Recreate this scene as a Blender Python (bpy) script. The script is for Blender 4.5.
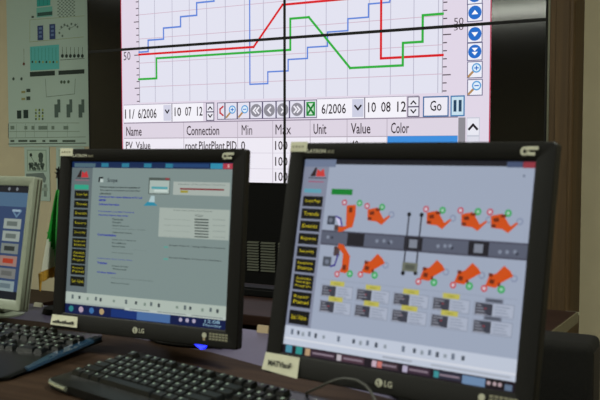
import bpy, bmesh, math, random
from mathutils import Matrix, Vector
R = math.radians
scene = bpy.context.scene
COL = scene.collection
for o in list(bpy.data.objects):
    bpy.data.objects.remove(o)

# ------------------------------------------------------------------ camera, world, exposure
cam_data = bpy.data.cameras.new('camera')
cam_data.sensor_width = 36.0
cam_data.lens = 52.79
cam_data.clip_start = 0.02
cam_data.dof.use_dof = True
cam_data.dof.focus_distance = 3.3
cam_data.dof.aperture_fstop = 11.0
camera = bpy.data.objects.new('camera', cam_data)
camera.location = (0, 0, 1.10)
camera.rotation_euler = (R(90 - 3.2943), 0, 0)
COL.objects.link(camera)
scene.camera = camera

world = bpy.data.worlds.new('world')
world.use_nodes = True
world.node_tree.nodes['Background'].inputs[0].default_value = (0.5, 0.52, 0.48, 1)
world.node_tree.nodes['Background'].inputs[1].default_value = 0.05
scene.world = world

scene.view_settings.view_transform = 'Standard'
scene.view_settings.look = 'None'
scene.view_settings.gamma = 1.0
scene.view_settings.use_curve_mapping = False
scene.view_settings.exposure = 0.0

LAMP_POWER = 46.0         # watts of each ceiling light
LAMP_COLOUR = (0.97, 1.0, 0.88)

# the room's own frame: x along the video wall to the right, -y out of the wall into the room
WALL_YAW = R(-29.19)
WALL_X, WALL_Y, SEAM_Z = -0.0604, 3.4708, 1.5344

# ------------------------------------------------------------------ helpers
def lin(hexs):
    out = []
    for i in (0, 2, 4):
        c = int(hexs[i:i + 2], 16) / 255.0
        out.append(c / 12.92 if c <= 0.04045 else ((c + 0.055) / 1.055) ** 2.4)
    return (out[0], out[1], out[2], 1.0)

def material(name, hexs, rough=0.5, metal=0.0, spec=0.5, emit=0.0, noise=0.0, scale=40.0, bump=0.0):
    m = bpy.data.materials.new(name)
    m.use_nodes = True
    nt = m.node_tree
    b = nt.nodes['Principled BSDF']
    c = lin(hexs)
    b.inputs['Base Color'].default_value = c
    b.inputs['Roughness'].default_value = rough
    b.inputs['Metallic'].default_value = metal
    b.inputs['Specular IOR Level'].default_value = spec
    if emit:
        b.inputs['Emission Color'].default_value = c
        b.inputs['Emission Strength'].default_value = emit
    if noise or bump:
        tc = nt.nodes.new('ShaderNodeTexCoord')
        n = nt.nodes.new('ShaderNodeTexNoise')
        n.inputs['Scale'].default_value = scale
        n.inputs['Detail'].default_value = 5
        nt.links.new(tc.outputs['Object'], n.inputs['Vector'])
        if noise:
            r = nt.nodes.new('ShaderNodeValToRGB')
            r.color_ramp.elements[0].position = 0.3
            r.color_ramp.elements[1].position = 0.7
            r.color_ramp.elements[0].color = tuple(x * (1 - noise) for x in c[:3]) + (1,)
            r.color_ramp.elements[1].color = tuple(min(1, x * (1 + noise)) for x in c[:3]) + (1,)
            nt.links.new(n.outputs['Fac'], r.inputs['Fac'])
            nt.links.new(r.outputs['Color'], b.inputs['Base Color'])
        if bump:
            bp = nt.nodes.new('ShaderNodeBump')
            bp.inputs['Strength'].default_value = bump
            bp.inputs['Distance'].default_value = 0.002
            nt.links.new(n.outputs['Fac'], bp.inputs['Height'])
            nt.links.new(bp.outputs['Normal'], b.inputs['Normal'])
    return m

def wood(name, dark, light, rough, stretch, spec=0.5):
    m = bpy.data.materials.new(name)
    m.use_nodes = True
    nt = m.node_tree
    b = nt.nodes['Principled BSDF']
    tc = nt.nodes.new('ShaderNodeTexCoord')
    mp = nt.nodes.new('ShaderNodeMapping')
    mp.inputs['Scale'].default_value = stretch
    n = nt.nodes.new('ShaderNodeTexNoise')
    n.inputs['Scale'].default_value = 3.0
    n.inputs['Detail'].default_value = 8
    n.inputs['Roughness'].default_value = 0.65
    n.inputs['Distortion'].default_value = 0.6
    r = nt.nodes.new('ShaderNodeValToRGB')
    r.color_ramp.elements[0].position = 0.32
    r.color_ramp.elements[0].color = lin(dark)
    r.color_ramp.elements[1].position = 0.68
    r.color_ramp.elements[1].color = lin(light)
    nt.links.new(tc.outputs['Object'], mp.inputs['Vector'])
    nt.links.new(mp.outputs['Vector'], n.inputs['Vector'])
    nt.links.new(n.outputs['Fac'], r.inputs['Fac'])
    nt.links.new(r.outputs['Color'], b.inputs['Base Color'])
    b.inputs['Roughness'].default_value = rough
    b.inputs['Specular IOR Level'].default_value = spec
    return m

def printed(name, emit, rough=0.5, spec=0.5, gain=1.0):
    """flat picture: colour comes from the mesh's own colour attribute"""
    m = bpy.data.materials.new(name)
    m.use_nodes = True
    nt = m.node_tree
    b = nt.nodes['Principled BSDF']
    a = nt.nodes.new('ShaderNodeAttribute')
    a.attribute_name = 'ink'
    b.inputs['Roughness'].default_value = rough
    b.inputs['Specular IOR Level'].default_value = spec
    if emit:
        b.inputs['Base Color'].default_value = (0.004, 0.004, 0.004, 1)
        nt.links.new(a.outputs['Color'], b.inputs['Emission Color'])
        b.inputs['Emission Strength'].default_value = gain
    else:
        nt.links.new(a.outputs['Color'], b.inputs['Base Color'])
    return m

def link(name, me, parent=None):
    o = bpy.data.objects.new(name, me)
    COL.objects.link(o)
    if parent is not None:
        o.parent = parent
    return o

def tag(o, label, cat, group=None):
    o['label'] = label
    o['category'] = cat
    if group:
        o['group'] = group
    return o

def empty(name, loc=(0, 0, 0), rz=0.0):
    o = bpy.data.objects.new(name, None)
    o.empty_display_size = 0.05
    o.location = loc
    o.rotation_euler = (0, 0, rz)
    COL.objects.link(o)
    return o

class MB:
    """collects simple solids into one bmesh"""
    def __init__(self, mat4=None):
        self.bm = bmesh.new()
        self.m = mat4 or Matrix.Identity(4)
    def box(self, x0, x1, y0, y1, z0, z1, bevel=0.0, seg=2):
        b = bmesh.new()
        bmesh.ops.create_cube(b, size=1.0)
        for v in b.verts:
            v.co = ((x0 + x1) / 2 + v.co.x * (x1 - x0), (y0 + y1) / 2 + v.co.y * (y1 - y0), (z0 + z1) / 2 + v.co.z * (z1 - z0))
        if bevel:
            bmesh.ops.bevel(b, geom=list(b.edges), offset=bevel, segments=seg, profile=0.6, affect='EDGES')
        self._merge(b)
        return self
    def poly(self, pts, faces):
        vs = [self.bm.verts.new(self.m @ Vector(p)) for p in pts]
        for f in faces:
            self.bm.faces.new([vs[i] for i in f])
        return self
    def rings(self, rings, cap0=True, cap1=True, closed=True):
        vr = [[self.bm.verts.new(self.m @ Vector(p)) for p in r] for r in rings]
        n = len(vr[0])
        for a, b in zip(vr, vr[1:]):
            for i in range(n if closed else n - 1):
                j = (i + 1) % n
                self.bm.faces.new((a[i], a[j], b[j], b[i]))
        if cap0:
            self.bm.faces.new(list(reversed(vr[0])))
        if cap1:
            self.bm.faces.new(vr[-1])
        return self
    def cyl(self, p0, p1, r0, r1=None, n=16):
        r1 = r0 if r1 is None else r1
        p0, p1 = Vector(p0), Vector(p1)
        d = (p1 - p0).normalized()
        a = d.orthogonal().normalized()
        b = d.cross(a)
        ring = lambda p, r: [p + a * (r * math.cos(2 * math.pi * i / n)) + b * (r * math.sin(2 * math.pi * i / n)) for i in range(n)]
        return self.rings([ring(p0, r0), ring(p1, r1)])
    def tube(self, pts, r, n=8):
        pts = [Vector(p) for p in pts]
        rings = []
        for i, p in enumerate(pts):
            d = (pts[min(i + 1, len(pts) - 1)] - pts[max(i - 1, 0)]).normalized()
            a = d.cross(Vector((0, 0, 1)))
            a = a.normalized() if a.length > 1e-4 else Vector((1, 0, 0))
            b = a.cross(d)
            rings.append([p + a * (r * math.cos(2 * math.pi * k / n)) + b * (r * math.sin(2 * math.pi * k / n)) for k in range(n)])
        return self.rings(rings)
    def _merge(self, b):
        mp = {}
        for v in b.verts:
            mp[v] = self.bm.verts.new(self.m @ v.co)
        for f in b.faces:
            self.bm.faces.new([mp[v] for v in f.verts])
        b.free()
    def mesh(self, name, mat, smooth=False):
        bmesh.ops.recalc_face_normals(self.bm, faces=list(self.bm.faces))
        me = bpy.data.meshes.new(name)
        self.bm.to_mesh(me)
        self.bm.free()
        me.materials.append(mat)
        if smooth:
            me.polygons.foreach_set('use_smooth', [True] * len(me.polygons))
            me.set_sharp_from_angle(angle=R(35))
        return me
    def build(self, name, mat, parent=None, smooth=False):
        return link(name, self.mesh(name, mat, smooth), parent)

def rrect(w0, w1, h0, h1, r, seg=4):
    """rounded rectangle outline, counter-clockwise, as (x, z) pairs"""
    out = []
    for cx, cz, a0 in ((w1 - r, h1 - r, 0), (w0 + r, h1 - r, 90), (w0 + r, h0 + r, 180), (w1 - r, h0 + r, 270)):
        for k in range(seg + 1):
            a = R(a0 + 90 * k / seg)
            out.append((cx + r * math.cos(a), cz + r * math.sin(a)))
    return out

# ------------------------------------------------------------------ flat pictures (screens, print)
_glyphs = {}
def glyphs(s, bold):
    key = (s, bold)
    if key in _glyphs:
        return _glyphs[key]
    cu = bpy.data.curves.new('lettering', 'FONT')
    cu.body = s
    cu.resolution_u = 2
    cu.offset = 0.02 * bold
    ob = bpy.data.objects.new('lettering', cu)
    COL.objects.link(ob)
    dg = bpy.context.evaluated_depsgraph_get()
    me = bpy.data.meshes.new_from_object(ob.evaluated_get(dg))
    tris = []
    for p in me.polygons:
        tris.append([(me.vertices[i].co.x, me.vertices[i].co.y) for i in p.vertices])
    bpy.data.objects.remove(ob)
    bpy.data.curves.remove(cu)
    bpy.data.meshes.remove(me)
    _glyphs[key] = tris
    return tris

def clip(poly, rect):
    x0, y0, x1, y1 = rect
    for ax, lim, keep in ((0, x0, 1), (0, x1, -1), (1, y0, 1), (1, y1, -1)):
        out = []
        for i, p in enumerate(poly):
            q = poly[(i + 1) % len(poly)]
            a, b = (p[ax] - lim) * keep, (q[ax] - lim) * keep
            if a >= 0:
                out.append(p)
            if (a >= 0) != (b >= 0):
                t = a / (a - b)
                out.append((p[0] + (q[0] - p[0]) * t, p[1] + (q[1] - p[1]) * t))
        poly = out
        if len(poly) < 3:
            return None
    return poly

def polygons(prims):
    """turn the drawing list into (polygon, colour, layer)"""
    for p in prims:
        k = p[0]
        if k == 'r':
            _, x0, y0, x1, y1, c, l = p
            yield [(x0, y0), (x1, y0), (x1, y1), (x0, y1)], c, l
        elif k == 'p':
            pts = p[1]
            if len(pts) <= 4:
                yield pts, p[2], p[3]
            else:                                   # ear-clipped by bmesh for the concave ones
                b = bmesh.new()
                f = b.faces.new([b.verts.new((x, y, 0)) for x, y in pts])
                bmesh.ops.triangulate(b, faces=[f])
                for t in b.faces:
                    yield [(v.co.x, v.co.y) for v in t.verts], p[2], p[3]
                b.free()
        elif k == 'l':
            pts, w, c, l = p[1], p[2] / 2, p[3], p[4]
            for (ax, ay), (bx, by) in zip(pts, pts[1:]):
                d = math.hypot(bx - ax, by - ay)
                if d < 1e-6:
                    continue
                ux, uy = (bx - ax) / d * w, (by - ay) / d * w
                yield [(ax - ux - uy, ay - uy + ux), (bx + ux - uy, by + uy + ux), (bx + ux + uy, by + uy - ux), (ax - ux + uy, ay - uy - ux)], c, l
        elif k == 'o':
            _, x, y, r, c, l = p
            yield [(x + r * math.cos(i * math.pi / 8), y + r * math.sin(i * math.pi / 8)) for i in range(16)], c, l
        elif k == 't':
            _, s, x0, ytop, x1, ybot, c, l, bold = p
            tr = glyphs(s, bold)
            if not tr:
                continue
            xs = [a for t in tr for a, _ in t]
            ys = [b for t in tr for _, b in t]
            mx, Mx, my, My = min(xs), max(xs), min(ys), max(ys)
            for t in tr:
                yield [(x0 + (a - mx) / (Mx - mx) * (x1 - x0), ybot + (b - my) / (My - my) * (ytop - ybot)) for a, b in t], c, l

def picture(name, prims, place, mat, parent, rect=None):
    """place(x, y, layer) -> local point; one mesh holding the whole flat picture"""
    verts, faces, cols = [], [], []
    for poly, c, l in polygons(prims):
        if rect:
            poly = clip(poly, rect)
            if not poly:
                continue
        n = len(verts)
        verts += [place(x, y, l) for x, y in poly]
        faces.append(list(range(n, n + len(poly))))
        cols.append((c, len(poly)))
    me = bpy.data.meshes.new(name)
    me.from_pydata(verts, [], faces)
    at = me.attributes.new('ink', 'FLOAT_COLOR', 'CORNER')
    flat = []
    for c, n in cols:
        flat += list(lin(c)) * n
    at.data.foreach_set('color', flat)
    me.materials.append(mat)
    me.update()
    return link(name, me, parent)

# ------------------------------------------------------------------ what the screens and prints show
WALL_PICTURE = [('r',-826,560,826,-571,'E0D6E6',0),
('r',-727,545,651,-233,'E2E2F0',1),
('r',-641.4,545,-638.6,-233,'B4B2C6',2),
('r',-548.4,545,-545.6,-233,'B4B2C6',2),
('r',-459.4,545,-456.6,-233,'B4B2C6',2),
('r',-371.4,545,-368.6,-233,'B4B2C6',2),
('r',-279.4,545,-276.6,-233,'B4B2C6',2),
('r',-187.4,545,-184.6,-233,'B4B2C6',2),
('r',-98.4,545,-95.6,-233,'B4B2C6',2),
('r',92.6,545,95.4,-233,'B4B2C6',2),
('r',181.6,545,184.4,-233,'B4B2C6',2),
('r',272.6,545,275.4,-233,'B4B2C6',2),
('r',361.6,545,364.4,-233,'B4B2C6',2),
('r',447.6,545,450.4,-233,'B4B2C6',2),
('r',538.6,545,541.4,-233,'B4B2C6',2),
('r',631.6,545,634.4,-233,'B4B2C6',2),
('r',-727,-164.7,651,-167.3,'CDB2C4',2),
('r',-727,-61.7,651,-64.3,'CDB2C4',2),
('r',-727,41.3,651,38.7,'CDB2C4',2),
('r',-727,144.3,651,141.7,'CDB2C4',2),
('r',-727,247.3,651,244.7,'CDB2C4',2),
('r',-727,350.3,651,347.7,'CDB2C4',2),
('r',-727,453.3,651,450.7,'CDB2C4',2),
('r',-727,545,-724,-233,'8D8696',2),
('r',648,545,651,-233,'A09AAA',2),
('r',-741,-224.8,-727,-228.8,'4A3C46',3),
('r',651,-224.8,666,-228.8,'4A3C46',3),
('r',-741,-196.4,-727,-200.4,'4A3C46',3),
('r',651,-196.4,666,-200.4,'4A3C46',3),
('r',-753,-168.0,-727,-172.0,'4A3C46',3),
('r',651,-168.0,681,-172.0,'4A3C46',3),
('r',-741,-139.6,-727,-143.6,'4A3C46',3),
('r',651,-139.6,666,-143.6,'4A3C46',3),
('r',-741,-111.2,-727,-115.2,'4A3C46',3),
('r',651,-111.2,666,-115.2,'4A3C46',3),
('r',-741,-82.8,-727,-86.8,'4A3C46',3),
('r',651,-82.8,666,-86.8,'4A3C46',3),
('r',-741,-54.4,-727,-58.4,'4A3C46',3),
('r',651,-54.4,666,-58.4,'4A3C46',3),
('r',-753,-26.0,-727,-30.0,'4A3C46',3),
('r',651,-26.0,681,-30.0,'4A3C46',3),
('r',-741,2.4,-727,-1.6,'4A3C46',3),
('r',651,2.4,666,-1.6,'4A3C46',3),
('r',-741,30.8,-727,26.8,'4A3C46',3),
('r',651,30.8,666,26.8,'4A3C46',3),
('r',-741,59.2,-727,55.2,'4A3C46',3),
('r',651,59.2,666,55.2,'4A3C46',3),
('r',-741,87.6,-727,83.6,'4A3C46',3),
('r',651,87.6,666,83.6,'4A3C46',3),
('r',-753,116.0,-727,112.0,'4A3C46',3),
('r',651,116.0,681,112.0,'4A3C46',3),
('r',-741,144.4,-727,140.4,'4A3C46',3),
('r',651,144.4,666,140.4,'4A3C46',3),
('r',-741,172.8,-727,168.8,'4A3C46',3),
('r',651,172.8,666,168.8,'4A3C46',3),
('r',-741,201.2,-727,197.2,'4A3C46',3),
('r',651,201.2,666,197.2,'4A3C46',3),
('r',-741,229.6,-727,225.6,'4A3C46',3),
('r',651,229.6,666,225.6,'4A3C46',3),
('r',-753,258.0,-727,254.0,'4A3C46',3),
('r',651,258.0,681,254.0,'4A3C46',3),
('r',-741,286.4,-727,282.4,'4A3C46',3),
('r',651,286.4,666,282.4,'4A3C46',3),
('r',-741,314.8,-727,310.8,'4A3C46',3),
('r',651,314.8,666,310.8,'4A3C46',3),
('r',-741,343.2,-727,339.2,'4A3C46',3),
('r',651,343.2,666,339.2,'4A3C46',3),
('r',-741,371.6,-727,367.6,'4A3C46',3),
('r',651,371.6,666,367.6,'4A3C46',3),
('r',-753,400.0,-727,396.0,'4A3C46',3),
('r',651,400.0,681,396.0,'4A3C46',3),
('r',-741,428.4,-727,424.4,'4A3C46',3),
('r',651,428.4,666,424.4,'4A3C46',3),
('r',-741,456.8,-727,452.8,'4A3C46',3),
('r',651,456.8,666,452.8,'4A3C46',3),
('r',-741,485.2,-727,481.2,'4A3C46',3),
('r',651,485.2,666,481.2,'4A3C46',3),
('r',-741,513.6,-727,509.6,'4A3C46',3),
('r',651,513.6,666,509.6,'4A3C46',3),
('t','50',-812.0,-11.0,-774.0,-47.0,'4A3C46',3,0),
('t','50',691.0,28.0,726.0,3.0,'4A3C46',3,0),
('t','50',691.0,3.0,726.0,-16.0,'4A3C46',3,0),
('l',[(-726.0,-16.0),(-676.0,-16.0),(-676.0,32.0),(-593.0,32.0),(-593.0,78.0),(-503.0,78.0),(-503.0,119.0),(-420.0,119.0),(-420.0,170.0),(-333.0,170.0)],7,'5F84D8',4),
('l',[(-333.0,170.0),(-333.0,225.0),(-245.0,225.0),(-245.0,280.0),(-163.0,280.0),(-163.0,335.0)],7,'5F84D8',4),
('l',[(-161.0,160.0),(-161.0,-174.0),(-77.0,-174.0),(-77.0,-128.0),(16.0,-128.0),(16.0,-84.0),(102.0,-84.0),(102.0,-42.0),(189.0,-42.0),(189.0,11.0),(275.0,11.0),(275.0,55.0),(360.0,55.0),(360.0,103.0),(444.0,103.0),(446.0,111.0)],6,'5F84D8',4),
('l',[(-161.0,160.0),(-161.0,520)],6,'5F84D8',4),
('l',[(446.0,111.0),(446.0,171.0),(526.0,171.0),(526.0,231.0),(616.0,231.0)],6,'5F84D8',4),
('l',[(-726.0,-26.5),(-143.0,-26.5),(-9.0,129.5),(411.0,129.5),(411.0,-99.5),(650.0,-99.5)],9,'D8141E',5),
('l',[(-728.0,-132.0),(-632.0,-132.0),(-632.0,-47.0),(26.0,-47.0),(26.0,73.0),(108.0,73.0),(285.0,-129.0),(498.0,-129.0),(498.0,-48.0),(574.0,-48.0),(574.0,46.0),(649.0,46.0)],9,'2FAE3C',6),
('r',738.0,132.0,794.0,70.0,'5A5A80',2),
('r',741.0,129.0,791.0,73.0,'EEEEF8',3),
('o',766.0,101.0,24,'1F6BC8',4),
('o',766.0,101.0,8,'FFFFFF',5),
('r',739.0,73.0,795.0,10.0,'5A5A80',2),
('r',742.0,70.0,792.0,13.0,'EEEEF8',3),
('o',767.0,41.5,24,'1F6BC8',4),
('p',[(755.0,35.5),(779.0,35.5),(767.0,50.5)],'FFFFFF',5),
('r',740.0,-2.0,795.0,-63.0,'5A5A80',2),
('r',743.0,-5.0,792.0,-60.0,'EEEEF8',3),
('o',767.5,-32.5,24,'1F6BC8',4),
('p',[(755.5,-26.5),(767.5,-41.5),(779.5,-26.5)],'FFFFFF',5),
('r',740.0,-62.0,796.0,-125.0,'5A5A80',2),
('r',743.0,-65.0,793.0,-122.0,'EEEEF8',3),
('o',768.0,-93.5,24,'1F6BC8',4),
('p',[(757.0,-80.5),(768.0,-92.5),(779.0,-80.5)],'FFFFFF',5),
('p',[(757.0,-94.5),(768.0,-106.5),(779.0,-94.5)],'FFFFFF',5),
('r',741.0,-127.0,797.0,-186.0,'5A5A80',2),
('r',744.0,-130.0,794.0,-183.0,'EEEEF8',3),
('l',[(747.0,-178.5),(765.0,-160.5)],8,'B0885A',4),
('o',775.0,-150.5,17,'5AA0D8',5),
('o',775.0,-150.5,12,'DDEEFA',6),
('r',767.0,-148.5,783.0,-152.5,'1F6BC8',7),
('r',773.0,-142.5,777.0,-158.5,'1F6BC8',7),
('r',742.0,-189.0,798.0,-247.0,'5A5A80',2),
('r',745.0,-192.0,795.0,-244.0,'EEEEF8',3),
('l',[(748.0,-240.0),(766.0,-222.0)],8,'B0885A',4),
('o',776.0,-212.0,17,'5AA0D8',5),
('o',776.0,-212.0,12,'DDEEFA',6),
('r',768.0,-210.0,784.0,-214.0,'1F6BC8',7),
('r',-815,-242,-391.0,-317,'F4F2FA',2),
('r',-815,-240,-334.0,-242,'8A8298',3),
('r',-554.0,-242,-550.0,-317,'6A6478',3),
('r',-597.0,-246,-557.0,-313,'D2D2E4',3),
('l',[(-586.0,-268),(-577.0,-280),(-568.0,-268)],6,'1F1A22',4),
('t','11/',-808.0,-260,-754.0,-301,'2A2028',4,0.5),
('t','6/2006',-735.0,-260,-634.0,-301,'2A2028',4,0.5),
('t','10',-538.0,-257,-504.0,-295,'2A2028',4,0.5),
('t','07',-483.0,-257,-450.0,-295,'2A2028',4,0.5),
('t','12',-422.0,-257,-394.0,-295,'2A2028',4,0.5),
('r',-376.0,-243,-335.0,-317,'57506A',3),
('r',-372.0,-246,-339.0,-277.5,'ECEAF4',4),
('r',-372.0,-282.5,-339.0,-313,'ECEAF4',4),
('l',[(-364.5,-269.5),(-355.5,-259.5),(-346.5,-269.5)],5,'1F1A22',5),
('l',[(-364.5,-291.5),(-355.5,-301.5),(-346.5,-291.5)],5,'1F1A22',5),
('r',517.0,-243,564.0,-317,'57506A',3),
('r',521.0,-246,560.0,-277.5,'ECEAF4',4),
('r',521.0,-282.5,560.0,-313,'ECEAF4',4),
('l',[(531.5,-269.5),(540.5,-259.5),(549.5,-269.5)],5,'1F1A22',5),
('l',[(531.5,-291.5),(540.5,-301.5),(549.5,-291.5)],5,'1F1A22',5),
('r',-320.0,-243,-282.0,-313,'50486A',3),
('r',-317.0,-246,-285.0,-310,'E4E2F0',4),
('l',[(-292.0,-260),(-306.0,-270),(-306.0,-285),(-292.0,-295)],7,'C0202A',5),
('r',-282.0,-243,-222.0,-313,'50486A',3),
('r',-279.0,-246,-225.0,-310,'E4E2F0',4),
('l',[(-274.0,-303),(-254.0,-283)],8,'B0885A',5),
('o',-246.0,-273,17,'5AA0D8',6),
('o',-246.0,-273,12,'DDEEFA',7),
('r',-254.0,-271,-238.0,-275,'1F6BC8',8),
('r',-248.0,-265,-244.0,-281,'1F6BC8',8),
('r',-222.0,-243,-162.0,-313,'50486A',3),
('r',-219.0,-246,-165.0,-310,'E4E2F0',4),
('l',[(-214.0,-303),(-194.0,-283)],8,'B0885A',5),
('o',-186.0,-273,17,'5AA0D8',6),
('o',-186.0,-273,12,'DDEEFA',7),
('r',-194.0,-271,-178.0,-275,'1F6BC8',8),
('r',-162.0,-243,-102.0,-313,'50486A',3),
('r',-159.0,-246,-105.0,-310,'E4E2F0',4),
('o',-132.0,-279,26,'8E8C96',5),
('l',[(-134.0,-268),(-145.0,-279),(-134.0,-290)],6,'F4F2FA',6),
('l',[(-120.0,-268),(-131.0,-279),(-120.0,-290)],6,'F4F2FA',6),
('r',-102.0,-243,-39.0,-313,'50486A',3),
('r',-99.0,-246,-42.0,-310,'E4E2F0',4),
('o',-70.5,-279,26,'8E8C96',5),
('l',[(-65.5,-268),(-76.5,-279),(-65.5,-290)],6,'F4F2FA',6),
('r',-39.0,-243,22.0,-313,'50486A',3),
('r',-36.0,-246,19.0,-310,'E4E2F0',4),
('o',-8.5,-279,26,'8E8C96',5),
('l',[(-13.5,-268),(-2.5,-279),(-13.5,-290)],6,'F4F2FA',6),
('r',22.0,-243,89.0,-313,'50486A',3),
('r',25.0,-246,86.0,-310,'E4E2F0',4),
('o',55.5,-279,26,'8E8C96',5),
('l',[(43.5,-268),(54.5,-279),(43.5,-290)],6,'F4F2FA',6),
('l',[(57.5,-268),(68.5,-279),(57.5,-290)],6,'F4F2FA',6),
('r',89.0,-243,144.0,-313,'50486A',3),
('r',92.0,-246,141.0,-310,'E4E2F0',4),
('r',97.0,-251,136.0,-305,'2E9A48',5),
('r',104.0,-257,129.0,-299,'CFE8D2',6),
('l',[(103.5,-261),(129.5,-297)],8,'1D7A34',7),
('l',[(129.5,-261),(103.5,-297)],8,'1D7A34',7),
('r',144.0,-242,512.0,-317,'F4F2FA',2),
('r',144.0,-240,562.0,-242,'8A8298',3),
('r',344.0,-242,348.0,-317,'6A6478',3),
('t','6/2006',164.0,-261,268.0,-299,'2A2028',4,0.5),
('r',294.0,-246,341.0,-313,'CCCEE2',3),
('l',[(306.0,-271),(318.0,-285),(330.0,-271)],7,'1F1A22',4),
('t','10',360.0,-259,392.0,-297,'2A2028',4,0.5),
('t','08',413.0,-259,451.0,-297,'2A2028',4,0.5),
('t','12',477.0,-259,512.0,-297,'2A2028',4,0.5),
('r',577.0,-244,675.0,-318,'4A6FA0',3),
('r',582.0,-249,670.0,-313,'ECEAF4',4),
('t','Go',605.0,-260,648.0,-297,'1F1A22',5,0.5),
('r',681.0,-244,734.0,-318,'4A7FB0',3),
('r',686.0,-249,729.0,-313,'C8E0EE',4),
('r',692.5,-260,703.5,-301,'24425E',5),
('r',711.5,-260,722.5,-301,'24425E',5),
('r',-815,-318,709.0,-322,'8A7E92',2),
('r',-815,-322,709.0,-386,'DDD4E2',2),
('r',-815,-386,709.0,-571,'EEEAF4',2),
('r',-815,-385,709.0,-388,'A79AAA',3),
('r',-492.5,-322,-489.5,-571,'B8AEBC',3),
('r',-222.5,-322,-219.5,-571,'B8AEBC',3),
('r',-56.5,-322,-53.5,-571,'B8AEBC',3),
('r',112.5,-322,115.5,-571,'B8AEBC',3),
('r',271.5,-322,274.5,-571,'B8AEBC',3),
('r',435.5,-322,438.5,-571,'B8AEBC',3),
('r',-815,-448,709.0,-450,'CFC8D6',3),
('r',-815,-511,709.0,-513,'CFC8D6',3),
('t','Name',-802.0,-336,-716.0,-376,'33262E',4,0.5),
('t','Connection',-476.0,-336,-311.0,-376,'33262E',4,0.5),
('t','Min',-201.0,-336,-151.0,-376,'33262E',4,0),
('t','Max',-42.0,-336,29.0,-376,'33262E',4,0),
('t','Unit',129.0,-336,185.0,-376,'33262E',4,0.5),
('t','Value',289.0,-336,370.0,-376,'33262E',4,0.5),
('t','Color',453.0,-336,524.0,-376,'33262E',4,0.5),
('t','PV_Value',-805.0,-401,-669.0,-438,'33262E',4,0.5),
('t','root.PilotPlant.PID',-483.0,-401,-226.0,-438,'33262E',4,0.5),
('t','0',-204.0,-401,-185.0,-438,'33262E',4,0.5),
('t','40',289.0,-401,321.0,-438,'33262E',4,0.5),
('t','100',-44.0,-401,13.0,-437,'33262E',4,0.5),
('t','100',-44.0,-464,13.0,-500,'33262E',4,0.5),
('t','100',-44.0,-524,13.0,-560,'33262E',4,0.5),
('r',439.0,-386,709.0,-571,'3E8EDC',4),
('r',711.0,-322,737.0,-571,'8C8A92',3),
('r',742.0,-322,789.0,-571,'C8CAD8',3),
('r',744.0,-326,786.0,-384,'E8E8F2',4),
('r',744.0,-390,786.0,-553,'DCDCE8',4),
('l',[(751.0,-363),(765.0,-348),(779.0,-363)],8,'1F1A22',5),
('r',-815,-568,826,-571,'C8A0B4',5),
('r',-826,560,-822,-571,'B02A48',5),
('r',822,560,826,-571,'B02A48',5)]
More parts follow.
